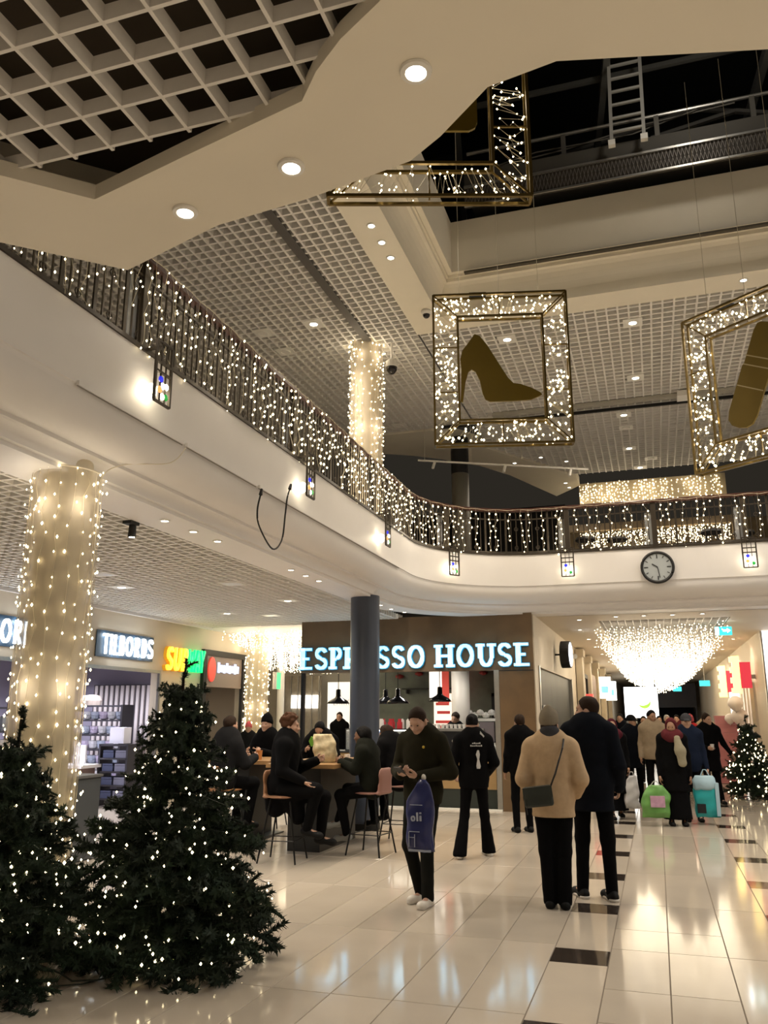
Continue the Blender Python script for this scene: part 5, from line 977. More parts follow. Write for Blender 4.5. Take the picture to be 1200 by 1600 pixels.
def hand(w, d, n, s, curl=.5, s_=1.0):
    """palm and five fingers: wrist, direction, palm normal, thumb side vector sign"""
    d, n = nrm(d), nrm(n); n = nrm(n - d * (n @ d)); t = np.cross(d, n) * s; P = []
    for o, L in ((.028, .085), (.010, .090), (-.010, .086), (-.028, .078)): P.append(cap(w + t * o * .45, w + d * L + t * o, .017, .0115, .012))
    for i, (o, L) in enumerate(((.029, .070), (.010, .078), (-.010, .072), (-.029, .056))):
        p = w + d * (.086 - .004 * i) + t * o; a = curl * (1 + .12 * i); dd = d; r = .0098
        for seg, f in enumerate((.42, .33, .25)):
            a2 = a * (.55 if seg == 0 else 1.0); dd = nrm(dd * math.cos(a2) + nrm(n - dd * (n @ dd)) * math.sin(a2)); q = p + dd * L * f * 1.1; P.append(cap(p, q, r, r * .9, .004)); p = q; r *= .92
    p0 = w + d * .022 + t * .022; p1 = p0 + nrm(d * .6 + t * .75 + n * .35) * .042; p2 = p1 + nrm(d * .9 + t * .15 + n * .45) * .030; p3 = p2 + nrm(d * .95 - t * .1 + n * .5) * .024
    P += [cap(p0, p1, .016, .0125, .012), cap(p1, p2, .0118, .0108, .005), cap(p2, p3, .0108, .0085, .005)]
    return P
SKIN = mat('skin_fair', (.44, .26, .18), .5, noise=.06, nscale=30); SKIN2 = mat('skin_mid', (.33, .18, .11), .5, noise=.06, nscale=30); SKIN3 = mat('skin_brown', (.16, .08, .045), .5)
EYE = mat('eye_dark', (.03, .022, .018), .2)
H_BROWN = mat('hair_brown', (.024, .014, .009), .7, bump=.5, nscale=60, spec=.1); H_BLACK = mat('hair_black', (.005, .0045, .0045), .7, bump=.5, nscale=60, spec=.1); H_RED = mat('hair_red', (.065, .028, .014), .7, bump=.6, nscale=50, spec=.1); H_GREY = mat('hair_grey', (.35, .34, .32), .6, bump=.4, nscale=60)
def cloth(name, c, rough=.9): return mat(name, c, rough, noise=.15, nscale=25, bump=.08, spec=.08)
C_OLIVE = cloth('olive_cloth', (.016, .0145, .008)); C_OLIVE2 = cloth('charcoal_olive', (.009, .009, .0075)); C_BLK = cloth('black_cloth', (.003, .003, .0035)); C_NAVY = cloth('dark_navy_cloth', (.0045, .0058, .0095)); C_BEIGE = cloth('beige_cloth', (.46, .33, .205)); C_HAT = cloth('grey_beige_knit', (.20, .17, .125)); C_SCARF = cloth('dark_scarf', (.045, .045, .05))
C_MAROON = cloth('maroon_cloth', (.09, .018, .022)); C_RED = cloth('red_cloth', (.55, .03, .035)); C_SAND = cloth('sand_cloth', (.32, .25, .17)); C_KHAKI = cloth('khaki_scarf', (.30, .27, .19)); C_DGREEN = cloth('dark_green_cloth', (.009, .010, .007)); C_GREYD = cloth('dark_grey_cloth', (.010, .010, .011)); C_PINK = cloth('pink_cloth', (.6, .12, .14)); C_BLUE = cloth('dusk_blue_cloth', (.009, .014, .03))
S_WHITE = mat('shoe_white', (.62, .58, .52), .5); S_BLACK = mat('shoe_black', (.006, .006, .006), .6, spec=.15)
BASE = dict(pel=(0, 0, .95), neck=(0, .02, 1.49), head=(0, -.015, 1.63), sa=(-.18, .015, 1.43), sb=(.18, .015, 1.43), ea=(-.235, .03, 1.14), eb=(.235, .03, 1.14), wa=(-.245, -.05, .89), wb=(.245, -.05, .89),
            ha=(-.09, 0, .93), hb=(.09, 0, .93), ka=(-.10, -.03, .50), kb=(.10, -.03, .50), aa=(-.105, .02, .085), ab=(.105, .02, .085))
def person(label, loc, rot, H=1.75, pose={}, top=C_BLK, bottom=C_BLK, shoe=S_BLACK, hair=('short', H_BROWN), skin=SKIN, inf=.022, hem=None, flare=0.0, sleeve=(.068, .056, .042), leg=(.088, .066, .052), foot=(0, 0), hyaw=0, hpitch=0, hands=None, lod=0, extras=(), group=None, collar=.07, hemr=None, sole=None, toe=0.0, skirt=None, bulk=1.0):
    s = H / 1.75; J = {k: V(*v) * s for k, v in {**BASE, **pose}.items() if k[:2] != 'tp'}; h = (.0135, .018, .024)[lod] ; t = thing('person', label, 'person', loc, rot, group)
    up = nrm(J['neck'] - J['pel']); lat = nrm(J['sb'] - J['sa']); lat = nrm(lat - up * (lat @ up)); bk = np.cross(up, lat); R = np.stack([lat, bk, up], 1); L = np.linalg.norm(J['neck'] - J['pel'])
    def T(x, y, z): return J['pel'] + lat * x * s + bk * y * s + up * z * L
    hR = euler(hyaw, hpitch); hd = J['head']; hl, hf, hu = hR[:, 0], -hR[:, 1], hR[:, 2]
    def Hd(x, f, u): return hd + (hl * x + hf * f + hu * u) * s
    # ---- body (skin): head, neck, torso, limbs, hands in one surface
    P = [ell(Hd(0, -.012, .025), V(.074, .092, .098) * s, hR), ell(Hd(0, .026, -.045), V(.057, .064, .074) * s, hR), ell(Hd(0, .062, -.096), V(.026, .022, .02) * s, hR, .03), cap(Hd(0, .082, .012), Hd(0, .104, -.030), .010 * s, .0145 * s, .018), ell(Hd(-.02, .098, -.033), V(.01, .01, .008) * s, hR, .012), ell(Hd(.02, .098, -.033), V(.01, .01, .008) * s, hR, .012),
         cap(Hd(-.032, .076, .028), Hd(.032, .076, .028), .014 * s, .014 * s, .02), cap(Hd(-.018, .082, -.062), Hd(.018, .082, -.062), .0085 * s, .0085 * s, .01), ell(Hd(-.042, .058, -.022), V(.02, .02, .018) * s, hR, .03), ell(Hd(.042, .058, -.022), V(.02, .02, .018) * s, hR, .03),
         ell(Hd(-.076, -.012, -.008), V(.011, .02, .031) * s, hR, .012), ell(Hd(.076, -.012, -.008), V(.011, .02, .031) * s, hR, .012), cap(J['neck'] - up * .03, Hd(0, -.014, -.06), .058 * s, .054 * s, .03)]
    tors = [(0, 0, .86, .165, .105, .17), (0, 0, .62, .158, .112, .19), (0, 0, .34, .142, .10, .17), (0, .005, .04, .158, .112, .14)]
    for x, y, z, a, b, c in tors: P.append(ell(T(x, y, z), V(a, b, c) * s * .93, R, .05))
    P += [cap(J['sa'], J['sb'], .05 * s, .05 * s, .05)]
    for q in 'ab': P += [cap(J['s' + q], J['e' + q], .048 * s, .04 * s, .03), cap(J['e' + q], J['w' + q], .04 * s, .028 * s, .02), cap(J['h' + q], J['k' + q], .078 * s, .056 * s, .04), cap(J['k' + q], J['a' + q], .056 * s, .038 * s, .03)]
    fd = {}
    for i, q in enumerate('ab'):
        a = foot[i]; fd[q] = V(math.sin(a), -math.cos(a), 0); tp = pose.get('tp' + q, 0.0); fd[q] = nrm(fd[q] + V(0, 0, tp)); P.append(cap(J['a' + q] - V(0, 0, .035) * s, J['a' + q] - V(0, 0, .045) * s + fd[q] * .13 * s, .033 * s, .028 * s, .03))
    fine = []; hs = hands or {}
    for i, q in enumerate('ab'):
        sg = 1 if q == 'a' else -1
        d, n, curl = hs.get(q, (J['w' + q] - J['e' + q], lat * (sg), .55)); P += hand(J['w' + q], d, n, sg, curl)
        if lod == 0: fine.append((J['w' + q] + nrm(d) * .09 - .11, J['w' + q] + nrm(d) * .09 + .11))
    if lod == 0: fine.append((hd - V(.1, .13, .14) * s, hd + V(.1, .13, .14) * s))
    sdf_obj('body', P, skin, t, h, fine=fine, hf=.0075 if lod == 0 else h)
    ey = MB(); 
    for x in (-.031, .031): ey.lathe([(.002, -.0095), (.008, -.006), (.0105, 0), (.008, .006), (.002, .0095)], 8, Hd(x, .0795, .006))
    ey.build('eye', EYE, t)
    # ---- garments
    G = []
    for x, y, z, a, b, c in tors: G.append(ell(T(x, y, z), (V(a, b, c) * bulk + inf) * s, R, .06))
    G.append(cap(J['sa'] - up * .01, J['sb'] - up * .01, (.058 + inf * .6) * s, (.058 + inf * .6) * s, .06))
    for q in 'ab':
        e = J['w' + q] + nrm(J['e' + q] - J['w' + q]) * .015; G += [cap(J['s' + q], J['e' + q], sleeve[0] * s, sleeve[1] * s, .035), cap(J['e' + q], e, sleeve[1] * s, sleeve[2] * s, .025)]
    G.append(cap(J['neck'] - up * .05, J['neck'] - up * (.005 if collar < .08 else -.02), collar * s, (collar - .008) * s, .03))
    cuts = []
    if hem is not None:
        r1 = hemr or .17; lo = J['pel'].copy(); lo[2] = hem * s
        G.append(cap(T(0, 0, .1), lo + V(0, 0, -.02), .165 * bulk * s + .01, (r1 + flare) * s, .05, R, (1, .72, 1))); cuts.append(('z>', hem * s))
    sdf_obj('upper_garment', G, top, t, h, cuts=cuts, wrinkle=.0016)
    B = [ell(T(0, .004, .0), V(.165, .118, .13) * s, R, .05)]
    for q in 'ab': B += [cap(J['h' + q], J['k' + q], leg[0] * s, leg[1] * s, .04), cap(J['k' + q], J['a' + q] - V(0, 0, .02 if leg[2] < .07 else .045) * s, leg[1] * s * .97, leg[2] * s, .03)]
    if skirt: B = [cap(T(0, 0, .05), V(J['pel'][0], J['pel'][1], skirt[0]) , .17 * s, skirt[1] * s, .05, I3, (1, .72, 1))]
    sdf_obj('skirt' if skirt else 'trousers', B, bottom, t, h, cuts=[('z>', skirt[0])] if skirt else [('z>', .03)] if min(J['aa'][2], J['ab'][2]) < .3 else [], wrinkle=.0014)
    for q in 'ab':
        c = J['a' + q]; d = fd[q]; fl = c - V(0, 0, .05) * s; f2 = np.array([np.cross(d, V(0, 0, 1)), d, np.cross(np.cross(d, V(0, 0, 1)), d)]).T
        so = c[2] - .085 * s
        sh = [cap(c + V(0, 0, -.005), fl, .046 * s, .044 * s, .03), cap(fl - d * .04 * s, fl + d * .145 * s - V(0, 0, .008), .042 * s, .036 * s, .03), ell(fl + d * .15 * s - V(0, 0, .006), V(.044, .05, .034) * s, f2, .03)]
        ho = sdf_obj('shoe', sh, shoe, t, h * .8 if lod < 2 else h, cuts=[('z>', so + .001)] if abs(d[2]) < .05 else [])
        if sole is not None:
            sdf_obj('sole', [cap(fl - d * .042 * s - V(0, 0, .02), fl + d * .16 * s - V(0, 0, .02), .044 * s, .042 * s, .02)], sole, ho, .012, cuts=[('z>', so), ('z<', so + .028)] if abs(d[2]) < .05 else [('z<', fl[2] - .012)])
    # ---- hair and headwear
    st, hm = hair
    if st in ('short', 'curly', 'bun', 'long', 'bald'):
        g = .007 if st != 'curly' else .013; hp = [ell(Hd(0, -.018, .034), V(.076 + g, .094 + g, .094 + g) * s, hR)]
        if st == 'curly':
            rg = np.random.default_rng(5)
            for _ in range(26): a, b = rg.uniform(0, 2 * PI), rg.uniform(.1, 1.4); hp.append(ell(Hd(.085 * math.cos(a) * math.cos(b), -.02 + .10 * math.sin(a) * math.cos(b), .045 + .10 * math.sin(b)), V(.030, .030, .030) * s, None, .006))
        cu = [('pl', Hd(0, .060, .070), nrm(hf * .9 - hu * .55)), ('pl', Hd(0, .0, -.02 if st != 'long' else -.2), nrm(-hu + (hf * .45 if st == 'short' else hf * 0)))]
        if st == 'long': hp += [cap(Hd(0, -.07, .02), Hd(0, -.075, -.17), .075 * s, .06 * s, .04), cap(Hd(-.07, -.03, 0), Hd(-.075, -.035, -.16), .03 * s, .025 * s, .03), cap(Hd(.07, -.03, 0), Hd(.075, -.035, -.16), .03 * s, .025 * s, .03)]
        if st == 'bun': hp.append(ell(Hd(0, -.12, .06), V(.045, .045, .045) * s, None, .02))
        if st != 'bald': sdf_obj('hair', hp, hm, t, min(h, .013), cuts=cu, wrinkle=.003)
    elif st == 'beanie':
        sdf_obj('beanie', [ell(Hd(0, -.02, .045), V(.094, .112, .118) * s, hR), cap(Hd(0, -.03, .13), Hd(0, -.045, .17), .05 * s, .02 * s, .06)], hm, t, min(h, .014), cuts=[('pl', Hd(0, .05, .03), nrm(hf * .25 - hu)), ], wrinkle=.002)
        sdf_obj('hair', [ell(Hd(0, -.03, -.01), V(.082, .082, .085) * s, hR), cap(Hd(0, -.06, -.02), Hd(0, -.06, -.09), .055 * s, .045 * s, .03)], H_BROWN, t, min(h, .014), cuts=[('pl', Hd(0, .0, 0), hf)])
    elif st == 'hijab':
        sdf_obj('headscarf', [ell(Hd(0, -.025, .02), V(.1, .112, .125) * s, hR), cap(Hd(0, -.03, -.05), J['neck'] - up * .05, .095 * s, .12 * s, .05), ell(J['neck'] - up * .06 + V(0, -.04, 0), V(.15, .13, .09) * s, R, .05)], hm, t, min(h, .016), cuts=[('pl', Hd(0, .055, .10), nrm(hf * 1.0 - hu * .28))], wrinkle=.002)
        sdf_obj('headscarf_front', [cap(Hd(0, .015, -.09), T(0, -.125, .86), .075 * s, .075 * s, .05, R, (1.5, .7, 1)), cap(T(-.10, -.06, .98), T(.10, -.06, .98), .085 * s, .085 * s, .05)], hm, t, max(h, .016), wrinkle=.003)
    elif st == 'hat':
        sdf_obj('hat', [ell(Hd(0, -.02, .05), V(.095, .112, .10) * s, hR), cap(Hd(0, .07, .035), Hd(0, .12, .025), .06 * s, .055 * s, .02, hR, (1, 1, .25))], hm, t, min(h, .015), cuts=[('pl', Hd(0, 0, .015), nrm(-hu))])
        sdf_obj('hair', [ell(Hd(0, -.03, -.01), V(.084, .084, .085) * s, hR)], H_GREY if hm is C_GREYD else H_BROWN, t, min(h, .015), cuts=[('pl', Hd(0, .0, 0), hf)])
    for e in extras:
        nm, prims, m2 = e[0], e[1](J, T, Hd, s, R), e[2]; sdf_obj(nm, prims, m2, t, e[3] if len(e) > 3 else .014, wrinkle=.0015, label=e[4] if len(e) > 4 else None)
    return t, J
def wpt(t, p): return Vector(t.location) + Matrix.Rotation(t.rotation_euler[2], 3, 'Z') @ Vector(p)

def soft_bag(name, w_, h_, d_, m, parent, gather=.3, seed=0, z_top=0.0, n=28, rows=16, crease=.010, label=None):
    """soft carrier bag hanging from z_top: gathered top, flat sides, creased"""
    rg = np.random.default_rng(seed); ph = rg.uniform(0, 6, 8); mb = MB(); vs = []
    for i in range(rows + 1):
        v = i / rows; z = z_top - h_ * v; g = gather + (1 - gather) * min(1, v / .30) ** .8; ww = w_ / 2 * g * (1 + .03 * math.sin(5 * v + ph[0])); dd = d_ / 2 * (.35 + .65 * min(1, v / .5)) * (1 if v < .93 else .75)
        for k in range(n):
            a = 2 * PI * k / n; c, q = math.cos(a), math.sin(a); x = ww * math.copysign(abs(c) ** .55, c); y = dd * math.copysign(abs(q) ** .7, q)
            y += crease * math.sin(9 * x / w_ + 7 * v + ph[1]) * math.sin(11 * v - 4 * x / w_ + ph[2]) + crease * .8 * math.sin(26 * x / w_ + ph[3]) * max(0, 1 - v / .6); x += crease * .7 * math.sin(13 * v + 3 * y / d_ + ph[4])
            vs.append((x + .02 * math.sin(3 * v + ph[5]), y, z + crease * .6 * math.sin(4 * x / w_ * 3 + ph[6]) * v))
    fs = [(i * n + k, i * n + (k + 1) % n, (i + 1) * n + (k + 1) % n, (i + 1) * n + k) for i in range(rows) for k in range(n)] + [tuple(range(n)), tuple(rows * n + k for k in range(n))[::-1]]
    mb.add(vs, fs); return mb.build(name, m, parent, True, label=label)
# ---------------------------------------------------------------- bar tables and stools
TOPW = mat('table_oak', (.30, .17, .07), .45, noise=.3, nscale=10); PANELB = mat('panel_black', (.014, .015, .014), .45); TANL = mat('tan_shell', (.26, .13, .065), .5, noise=.12); ROSE = mat('rose_shell', (.27, .13, .10), .5)
t = thing('bar_table', 'long bar table with an oak top and black panel base by the blue column', 'table', (-4.42, 11.05, 0)); MB().box(-.24, .21, -.62, .72, 0, 1.04).build('panel_base', PANELB, t); MB().box(-.42, .52, -.95, .95, 1.04, 1.09).build('tabletop', TOPW, t)
t = thing('bar_table', 'second oak-topped bar table farther left, in front of the man in the black beanie', 'table', (-5.72, 11.55, 0)); MB().box(-.45, .48, -.55, .55, 1.02, 1.07).build('tabletop', TOPW, t); MB().box(-.12, .12, -.4, .4, .02, 1.02).build('panel_base', PANELB, t); MB().box(-.3, .3, -.45, .45, 0, .02).build('foot_plate', PANELB, t)
def make_stool(label, x, y, rz, shell, seat_z=.74):
    t = thing('bar_stool', label, 'stool', (x, y, 0), rz, 'bar stools at the oak tables')
    sdf_obj('seat_shell', [cap((-.13, 0, seat_z), (.13, 0, seat_z), .11, .11, .04, I3, (1, 1.6, .18)), cap((-.10, .19, seat_z + .06), (.10, .19, seat_z + .06), .05, .05, .05, I3, (1.4, .45, 1)), cap((-.10, .205, seat_z + .22), (.10, .205, seat_z + .22), .08, .08, .05, I3, (1.1, .28, 1.1))], shell, t, .014)
    for sx in (-1, 1):
        for sy in (-1, 1): MB().cyl((sx * .13, sy * .12, seat_z - .02), (sx * .235, sy * .235, 0), .012, .011, 8).build('leg', BLACKMETAL, t)
    mb = MB(); q = [(sx * .205, sy * .20, .25) for sx, sy in ((-1, -1), (1, -1), (1, 1), (-1, 1), (-1, -1))]
    for a, b in zip(q[:-1], q[1:]): mb.cyl(a, b, .007, n=6)
    mb.build('foot_rail', BLACKMETAL, t); return t
make_stool('tan-shelled black bar stool under the red-haired man', -4.40, 9.72, PI / 2 + .1, TANL)
make_stool('rose-brown shelled bar stool under the black-haired woman', -3.55, 10.52, -PI / 2 - .15, ROSE)
make_stool('bar stool under the broad person in black behind the black-haired woman', -3.50, 11.62, -PI / 2, ROSE)
make_stool('orange-tan bar stool half hidden behind the taller tree', -5.55, 10.35, PI * .85, mat('orange_shell', (.34, .15, .045), .5))
make_stool('bar stool at the second table, under the man in the black beanie', -5.95, 12.55, 0.1, TANL)
make_stool('bar stool at the far end of the long bar table', -4.98, 12.40, PI * .05, TANL)

# ---------------------------------------------------------------- standing people
SEAT = dict(pel=(0, .02, .84), ha=(-.09, -.02, .82), hb=(.09, -.02, .82), neck=(0, -.05, 1.36), head=(0, -.10, 1.50), sa=(-.18, -.04, 1.30), sb=(.18, -.04, 1.30))
# man with the phone
pm, J = person('man in a dark olive jacket looking down at his phone, white trainers', (-2.2, 8.05, 0), -.22, 1.78,
    dict(head=(0, -.075, 1.61), ea=(-.27, .02, 1.15), eb=(.29, .03, 1.15), wa=(-.085, -.27, 1.13), wb=(.10, -.26, 1.12), ka=(-.11, -.06, .50), kb=(.06, -.03, .50), aa=(-.05, .06, .085), ab=(.10, -.10, .085), pel=(.01, 0, .95)),
    C_OLIVE, C_OLIVE2, S_WHITE, ('short', H_BROWN), SKIN, .030, .86, .0, (.078, .068, .052), (.092, .066, .056), (-.15, .1), .05, .55, dict(a=((.7, -.45, .25), (.3, .3, .9), .55), b=((-.75, -.42, .12), (-.3, .3, .9), .75)), 0, collar=.075, sole=S_WHITE,
    extras=[('badge', lambda J, T, Hd, s, R: [ell(T(.09, -.155, .78), (.012, .008, .012))], mat('badge_yellow', (.5, .35, .03), .5), .006), ('watch', lambda J, T, Hd, s, R: [cap(J['wb'] + V(.014, .004, -.002), J['wb'] + V(.036, .012, -.002), .036, .038, .01)], mat('watch_pale', (.6, .56, .48), .4), .008, 'pale cuff at the wrist')])
p = wpt(pm, (J['wa'] + J['wb']) / 2 + V(-.045, -.085, .045)); ph = thing('phone', 'black phone held in both hands by the man in the olive jacket', 'phone', tuple(p), -.25); ph.rotation_euler = (-.55, 0, -.25)
MB().box(-.038, .038, -.075, .075, -.005, .004).build('case', BLACK, ph); MB().box(-.034, .034, -.07, .07, .004, .0055).build('screen', mat('phone_screen', (.05, .06, .07), .1, emit=(.5, .6, .7), es=.25), ph)
# his bag
NAVY = mat('bag_navy', (.016, .022, .10), .3, noise=.2, nscale=10, bump=.15); BLET = mat('bag_pale_print', (.30, .33, .42), .5)
p = wpt(pm, J['wb'] + V(.055, -.045, -.02)); bg = thing('carrier_bag', 'dark blue plastic carrier bag with white lettering hanging from the man with the phone', 'bag', tuple(p), -.1)
soft_bag('bag_body', .26, .62, .11, NAVY, bg, .22, 3, .0)
sign_text('oli', 'slab', (-.085, -.070, -.36), (1, 0, .05), (-.05, 0, 1), (0, .010, 0), .075, BLET, bg, width=.115)
mb = MB()
for x, z, w_ in ((-.09, -.22, .12), (-.10, -.45, .10), (-.10, -.50, .05)): mb.box(x, x + w_, -.068, -.060, z, z + .005)
mb.box(-.105, -.10, -.066, -.05, -.58, -.45); mb.box(-.05, -.045, -.066, -.056, -.58, -.47); mb.build('print_line', BLET, bg); MB().box(-.11, .10, -.05, -.035, -.618, -.60).build('bottom_band', BLET, bg)
# worker in black walking away
wk, J = person('worker in black with white back print and flared trousers, walking away', (-2.25, 10.7, 0), PI + .35, 1.70,
    dict(ka=(-.13, -.02, .50), kb=(.13, .0, .50), aa=(-.19, -.12, .085), ab=(.22, .14, .10), wa=(-.20, -.20, .98), wb=(.22, -.19, .98), ea=(-.27, .05, 1.15), eb=(.27, .05, 1.15)),
    C_BLK, C_BLK, S_WHITE, ('bun', H_BLACK), SKIN, .028, .84, .02, (.075, .062, .045), (.085, .060, .088), (.2, -.4), -.35, .1, None, 0, sole=S_WHITE)
mb = MB()
PRN = mat('print_white', (.5, .5, .5), .7)
for (x, z, w_) in ((-.07, 1.345, .11), (-.09, 1.315, .16)):
    for k in range(int(w_ / .022)): mb.box(x + .022 * k, x + .022 * k + .014, .155, .163, z, z + .014 + .005 * (k % 3 == 0))
mb.prism([(-.06, 1.05), (-.02, 1.05), (-.015, 1.08), (-.028, 1.16), (-.012, 1.22), (-.03, 1.27), (-.05, 1.27), (-.06, 1.22), (-.05, 1.16), (-.068, 1.08)], (0, .150, 0), (1, 0, 0), (0, 0, 1), (0, .012, 0)); mb.build('back_print', PRN, wk)
MB().prism([(-.13, 1.44), (-.08, 1.50), (-.07, 1.45), (-.10, 1.39)], (0, .10, 0), (1, 0, 0), (0, 0, 1), (0, .02, 0)).build('shoulder_print', PRN, wk)
# couple
wm, J = person('woman in a beige jacket and grey-beige knit hat with a cross-body bag, back turned', (-.98, 8.2, 0), PI + .08, 1.72,
    dict(ka=(-.075, -.01, .50), kb=(.075, -.01, .50), aa=(-.07, .02, .085), ab=(.065, .0, .085), ea=(-.265, .04, 1.14), eb=(.265, .04, 1.14), wa=(-.21, -.14, .99), wb=(.21, -.14, .99)),
    C_BEIGE, C_BLK, S_BLACK, ('beanie', C_HAT), SKIN, .035, .80, .02, (.085, .078, .058), (.100, .076, .064), (.1, -.1), -.2, .05, None, 0, collar=.078, hemr=.185, bulk=1.0,
    extras=[('scarf', lambda J, T, Hd, s, R: [cap(J['neck'] + V(0, 0, .0), J['neck'] + V(0, 0, .05), .10, .09, .04), ell(J['neck'] + V(0, .02, .01), (.125, .10, .05)), ell(J['neck'] + V(0, .04, .08), (.09, .07, .07))], C_SCARF, .014)])
hb = thing('shoulder_bag', 'small dark green cross-body bag on the back of the woman in beige', 'bag', tuple(wpt(wm, (.12, .235, .98))), PI + .1); 
me = MB().box(-.13, .13, -.04, .04, -.09, .09); b_ = me.build('pouch', mat('bag_green', (.016, .022, .018), .4), hb); b_.rotation_euler = (0, .12, 0); bv = b_.modifiers.new('round', 'BEVEL'); bv.width = .02; bv.segments = 2
f_ = MB().box(-.132, .132, .035, .05, -.01, .085).build('flap', MATS['bag_green'], hb); f_.rotation_euler = (0, .12, 0)
MB().tube([(-.11, -.01, .08), (-.16, .03, .20), (-.20, .02, .32), (-.235, -.02, .42), (-.25, -.12, .50)], .009, 5).build('strap', BLACK, hb); MB().tube([(.12, -.0, .06), (.11, .01, -.09), (.10, .02, -.16)], .006, 5).build('strap_end', BLACK, hb)
mn, J = person('tall man in a dark navy coat looking left, black trainers with white soles', (-.66, 8.72, 0), PI - .10, 1.88,
    dict(ka=(-.11, -.03, .50), kb=(.11, -.01, .50), aa=(-.13, .03, .085), ab=(.13, .0, .085), ea=(-.25, .02, 1.14), eb=(.25, .0, 1.14), wa=(-.22, -.12, .93), wb=(.20, -.16, .95), head=(.01, -.02, 1.62)),
    C_NAVY, C_BLK, S_BLACK, ('short', H_BROWN), SKIN, .035, .74, .01, (.082, .07, .056), (.090, .066, .052), (.55, .6), 1.5, .05, None, 0, collar=.075, hemr=.185, bulk=1.0, sole=S_WHITE)
# person partly hidden by the pillar
person('person in black with short dark hair standing left of the woman in beige, half hidden', (-2.02, 13.1, 0), PI + .5, 1.70, {}, C_BLK, C_BLK, S_BLACK, ('short', H_BROWN), SKIN2, .03, .80, lod=1)
# hijab woman, with bags, and the man behind her
hj, J = person('woman in a long black dress, maroon headscarf and khaki scarf, carrying bags', (.20, 14.6, 0), .12, 1.63, dict(wa=(-.25, -.05, .80), wb=(.25, -.03, .80)), C_BLK, C_BLK, S_BLACK, ('hijab', C_MAROON), SKIN2, .035, .55, .02, skirt=(.10, .24), lod=1, hyaw=-.25, hpitch=.25, hemr=.22,
    extras=[('khaki_scarf', lambda J, T, Hd, s, R: [cap(T(.06, -.155, .88), T(.10, -.185, .5), .05, .055, .05, R, (1.2, .6, 1)), cap(T(.10, -.185, .5), T(.12, -.185, .12), .055, .06, .05, R, (1.2, .5, 1))], C_KHAKI, .018)])
def carry_bag(name, lb, loc, rz, w_, h_, d_, m, m2=None, patch=None, seed=1):
    t = thing(name, lb, 'bag', tuple(loc), rz); soft_bag('bag_body', w_, h_, d_, m, t, .45, seed, -.06, crease=.014)
    for y in (-.02, .02): MB().tube([(-w_ * .2, y, -.08), (-.02, y * .4, .0), (.02, y * .4, .0), (w_ * .2, y, -.08)], .006, 5).build('handle', m2 or m, t)
    if patch: MB().box(-w_ * .24, w_ * .28, -d_ * .56, -d_ * .40, -h_ * .80, -h_ * .45).build('printed_patch', patch, t)
    return t
q = wpt(hj, J['wa'] + V(0, 0, -.07)); carry_bag('carrier_bag', 'green plastic carrier bag with a pink patch hanging from the woman in the maroon headscarf', q + Vector((-.08, -.1, 0)), .1, .42, .48, .20, mat('bag_green_print', (.12, .30, .07), .4, noise=.5, nscale=5), mat('bag_clear', (.35, .36, .32), .4), mat('pink_patch', (.5, .3, .42), .5, noise=.3, nscale=20), 4)
person('man in a dark blue jacket and cap behind the woman in the maroon headscarf', (.46, 15.25, 0), .1, 1.70, dict(wb=(.27, -.05, .85)), C_BLUE, C_BLK, S_BLACK, ('hat', C_SCARF), SKIN, .035, .80, lod=1)
t = thing('carrier_bag', 'tall turquoise and pale blue carrier bag beside the woman in the maroon headscarf', 'bag', (.66, 14.85, .84), .1); TEAL = mat('bag_teal', (.02, .38, .40), .4, noise=.3, nscale=4); PALE = mat('bag_pale_blue', (.40, .58, .68), .4)
soft_bag('bag_body', .36, .60, .14, TEAL, t, .8, 6, -.12, crease=.012); soft_bag('bag_top', .365, .22, .145, PALE, t, .75, 6, -.09, rows=6, crease=.010, label='pale blue upper part'); MB().box(.13, .188, -.076, .05, -.70, -.2).build('pale_side', PALE, t, label='pale blue side'); MB().tube([(-.08, 0, -.12), (-.02, 0, -.0), (.02, 0, 0), (.08, 0, -.12)], .008, 5).build('handle', PALE, t); MB().box(-.16, -.03, -.075, -.058, -.66, -.52).build('dark_patch', BLACK, t)
# walking woman in black with white bags
wb_, J = person('woman in black with a dark red headscarf right of the tall man', (-.76, 15.2, 0), .25, 1.62, dict(aa=(-.1, -.1, .085), ab=(.1, .15, .11)), C_BLK, C_BLK, S_BLACK, ('hijab', cloth('wine_cloth', (.07, .012, .02))), SKIN2, .04, .45, .04, skirt=(.14, .22), lod=1, hemr=.25)
carry_bag('carrier_bag', 'white plastic carrier bag held by the woman in the dark red headscarf', wpt(wb_, J['wb'] + V(.03, -.05, -.06)), .3, .24, .52, .14, mat('bag_white', (.55, .54, .55), .5, noise=.15, nscale=8))
# people farther down the corridor
person('grey-haired person in a dark navy coat and cap walking down the corridor', (-.50, 17.9, 0), .35, 1.68, {}, C_NAVY, C_BLK, S_BLACK, ('hat', C_GREYD), SKIN, .045, .70, .02, lod=1, hyaw=.6)
person('man in a sand-coloured jacket behind the woman in the maroon headscarf', (-.10, 17.2, 0), 0, 1.78, {}, C_SAND, C_BLK, S_BLACK, ('short', H_BLACK), SKIN2, .045, .86, lod=1, hyaw=.5)
dm, J = person('man in a black coat holding a white paper cup beside the right Christmas tree', (.95, 18.4, 0), .25, 1.72, dict(wa=(-.10, -.24, 1.08), ea=(-.26, .02, 1.13), wb=(.42, -.05, .95), eb=(.30, .03, 1.16), ab=(.13, -.12, .085), aa=(-.05, .1, .085)), C_BLK, C_BLK, S_BLACK, ('short', H_BROWN), SKIN, .035, .62, .02, lod=1, hyaw=.5, hemr=.21)
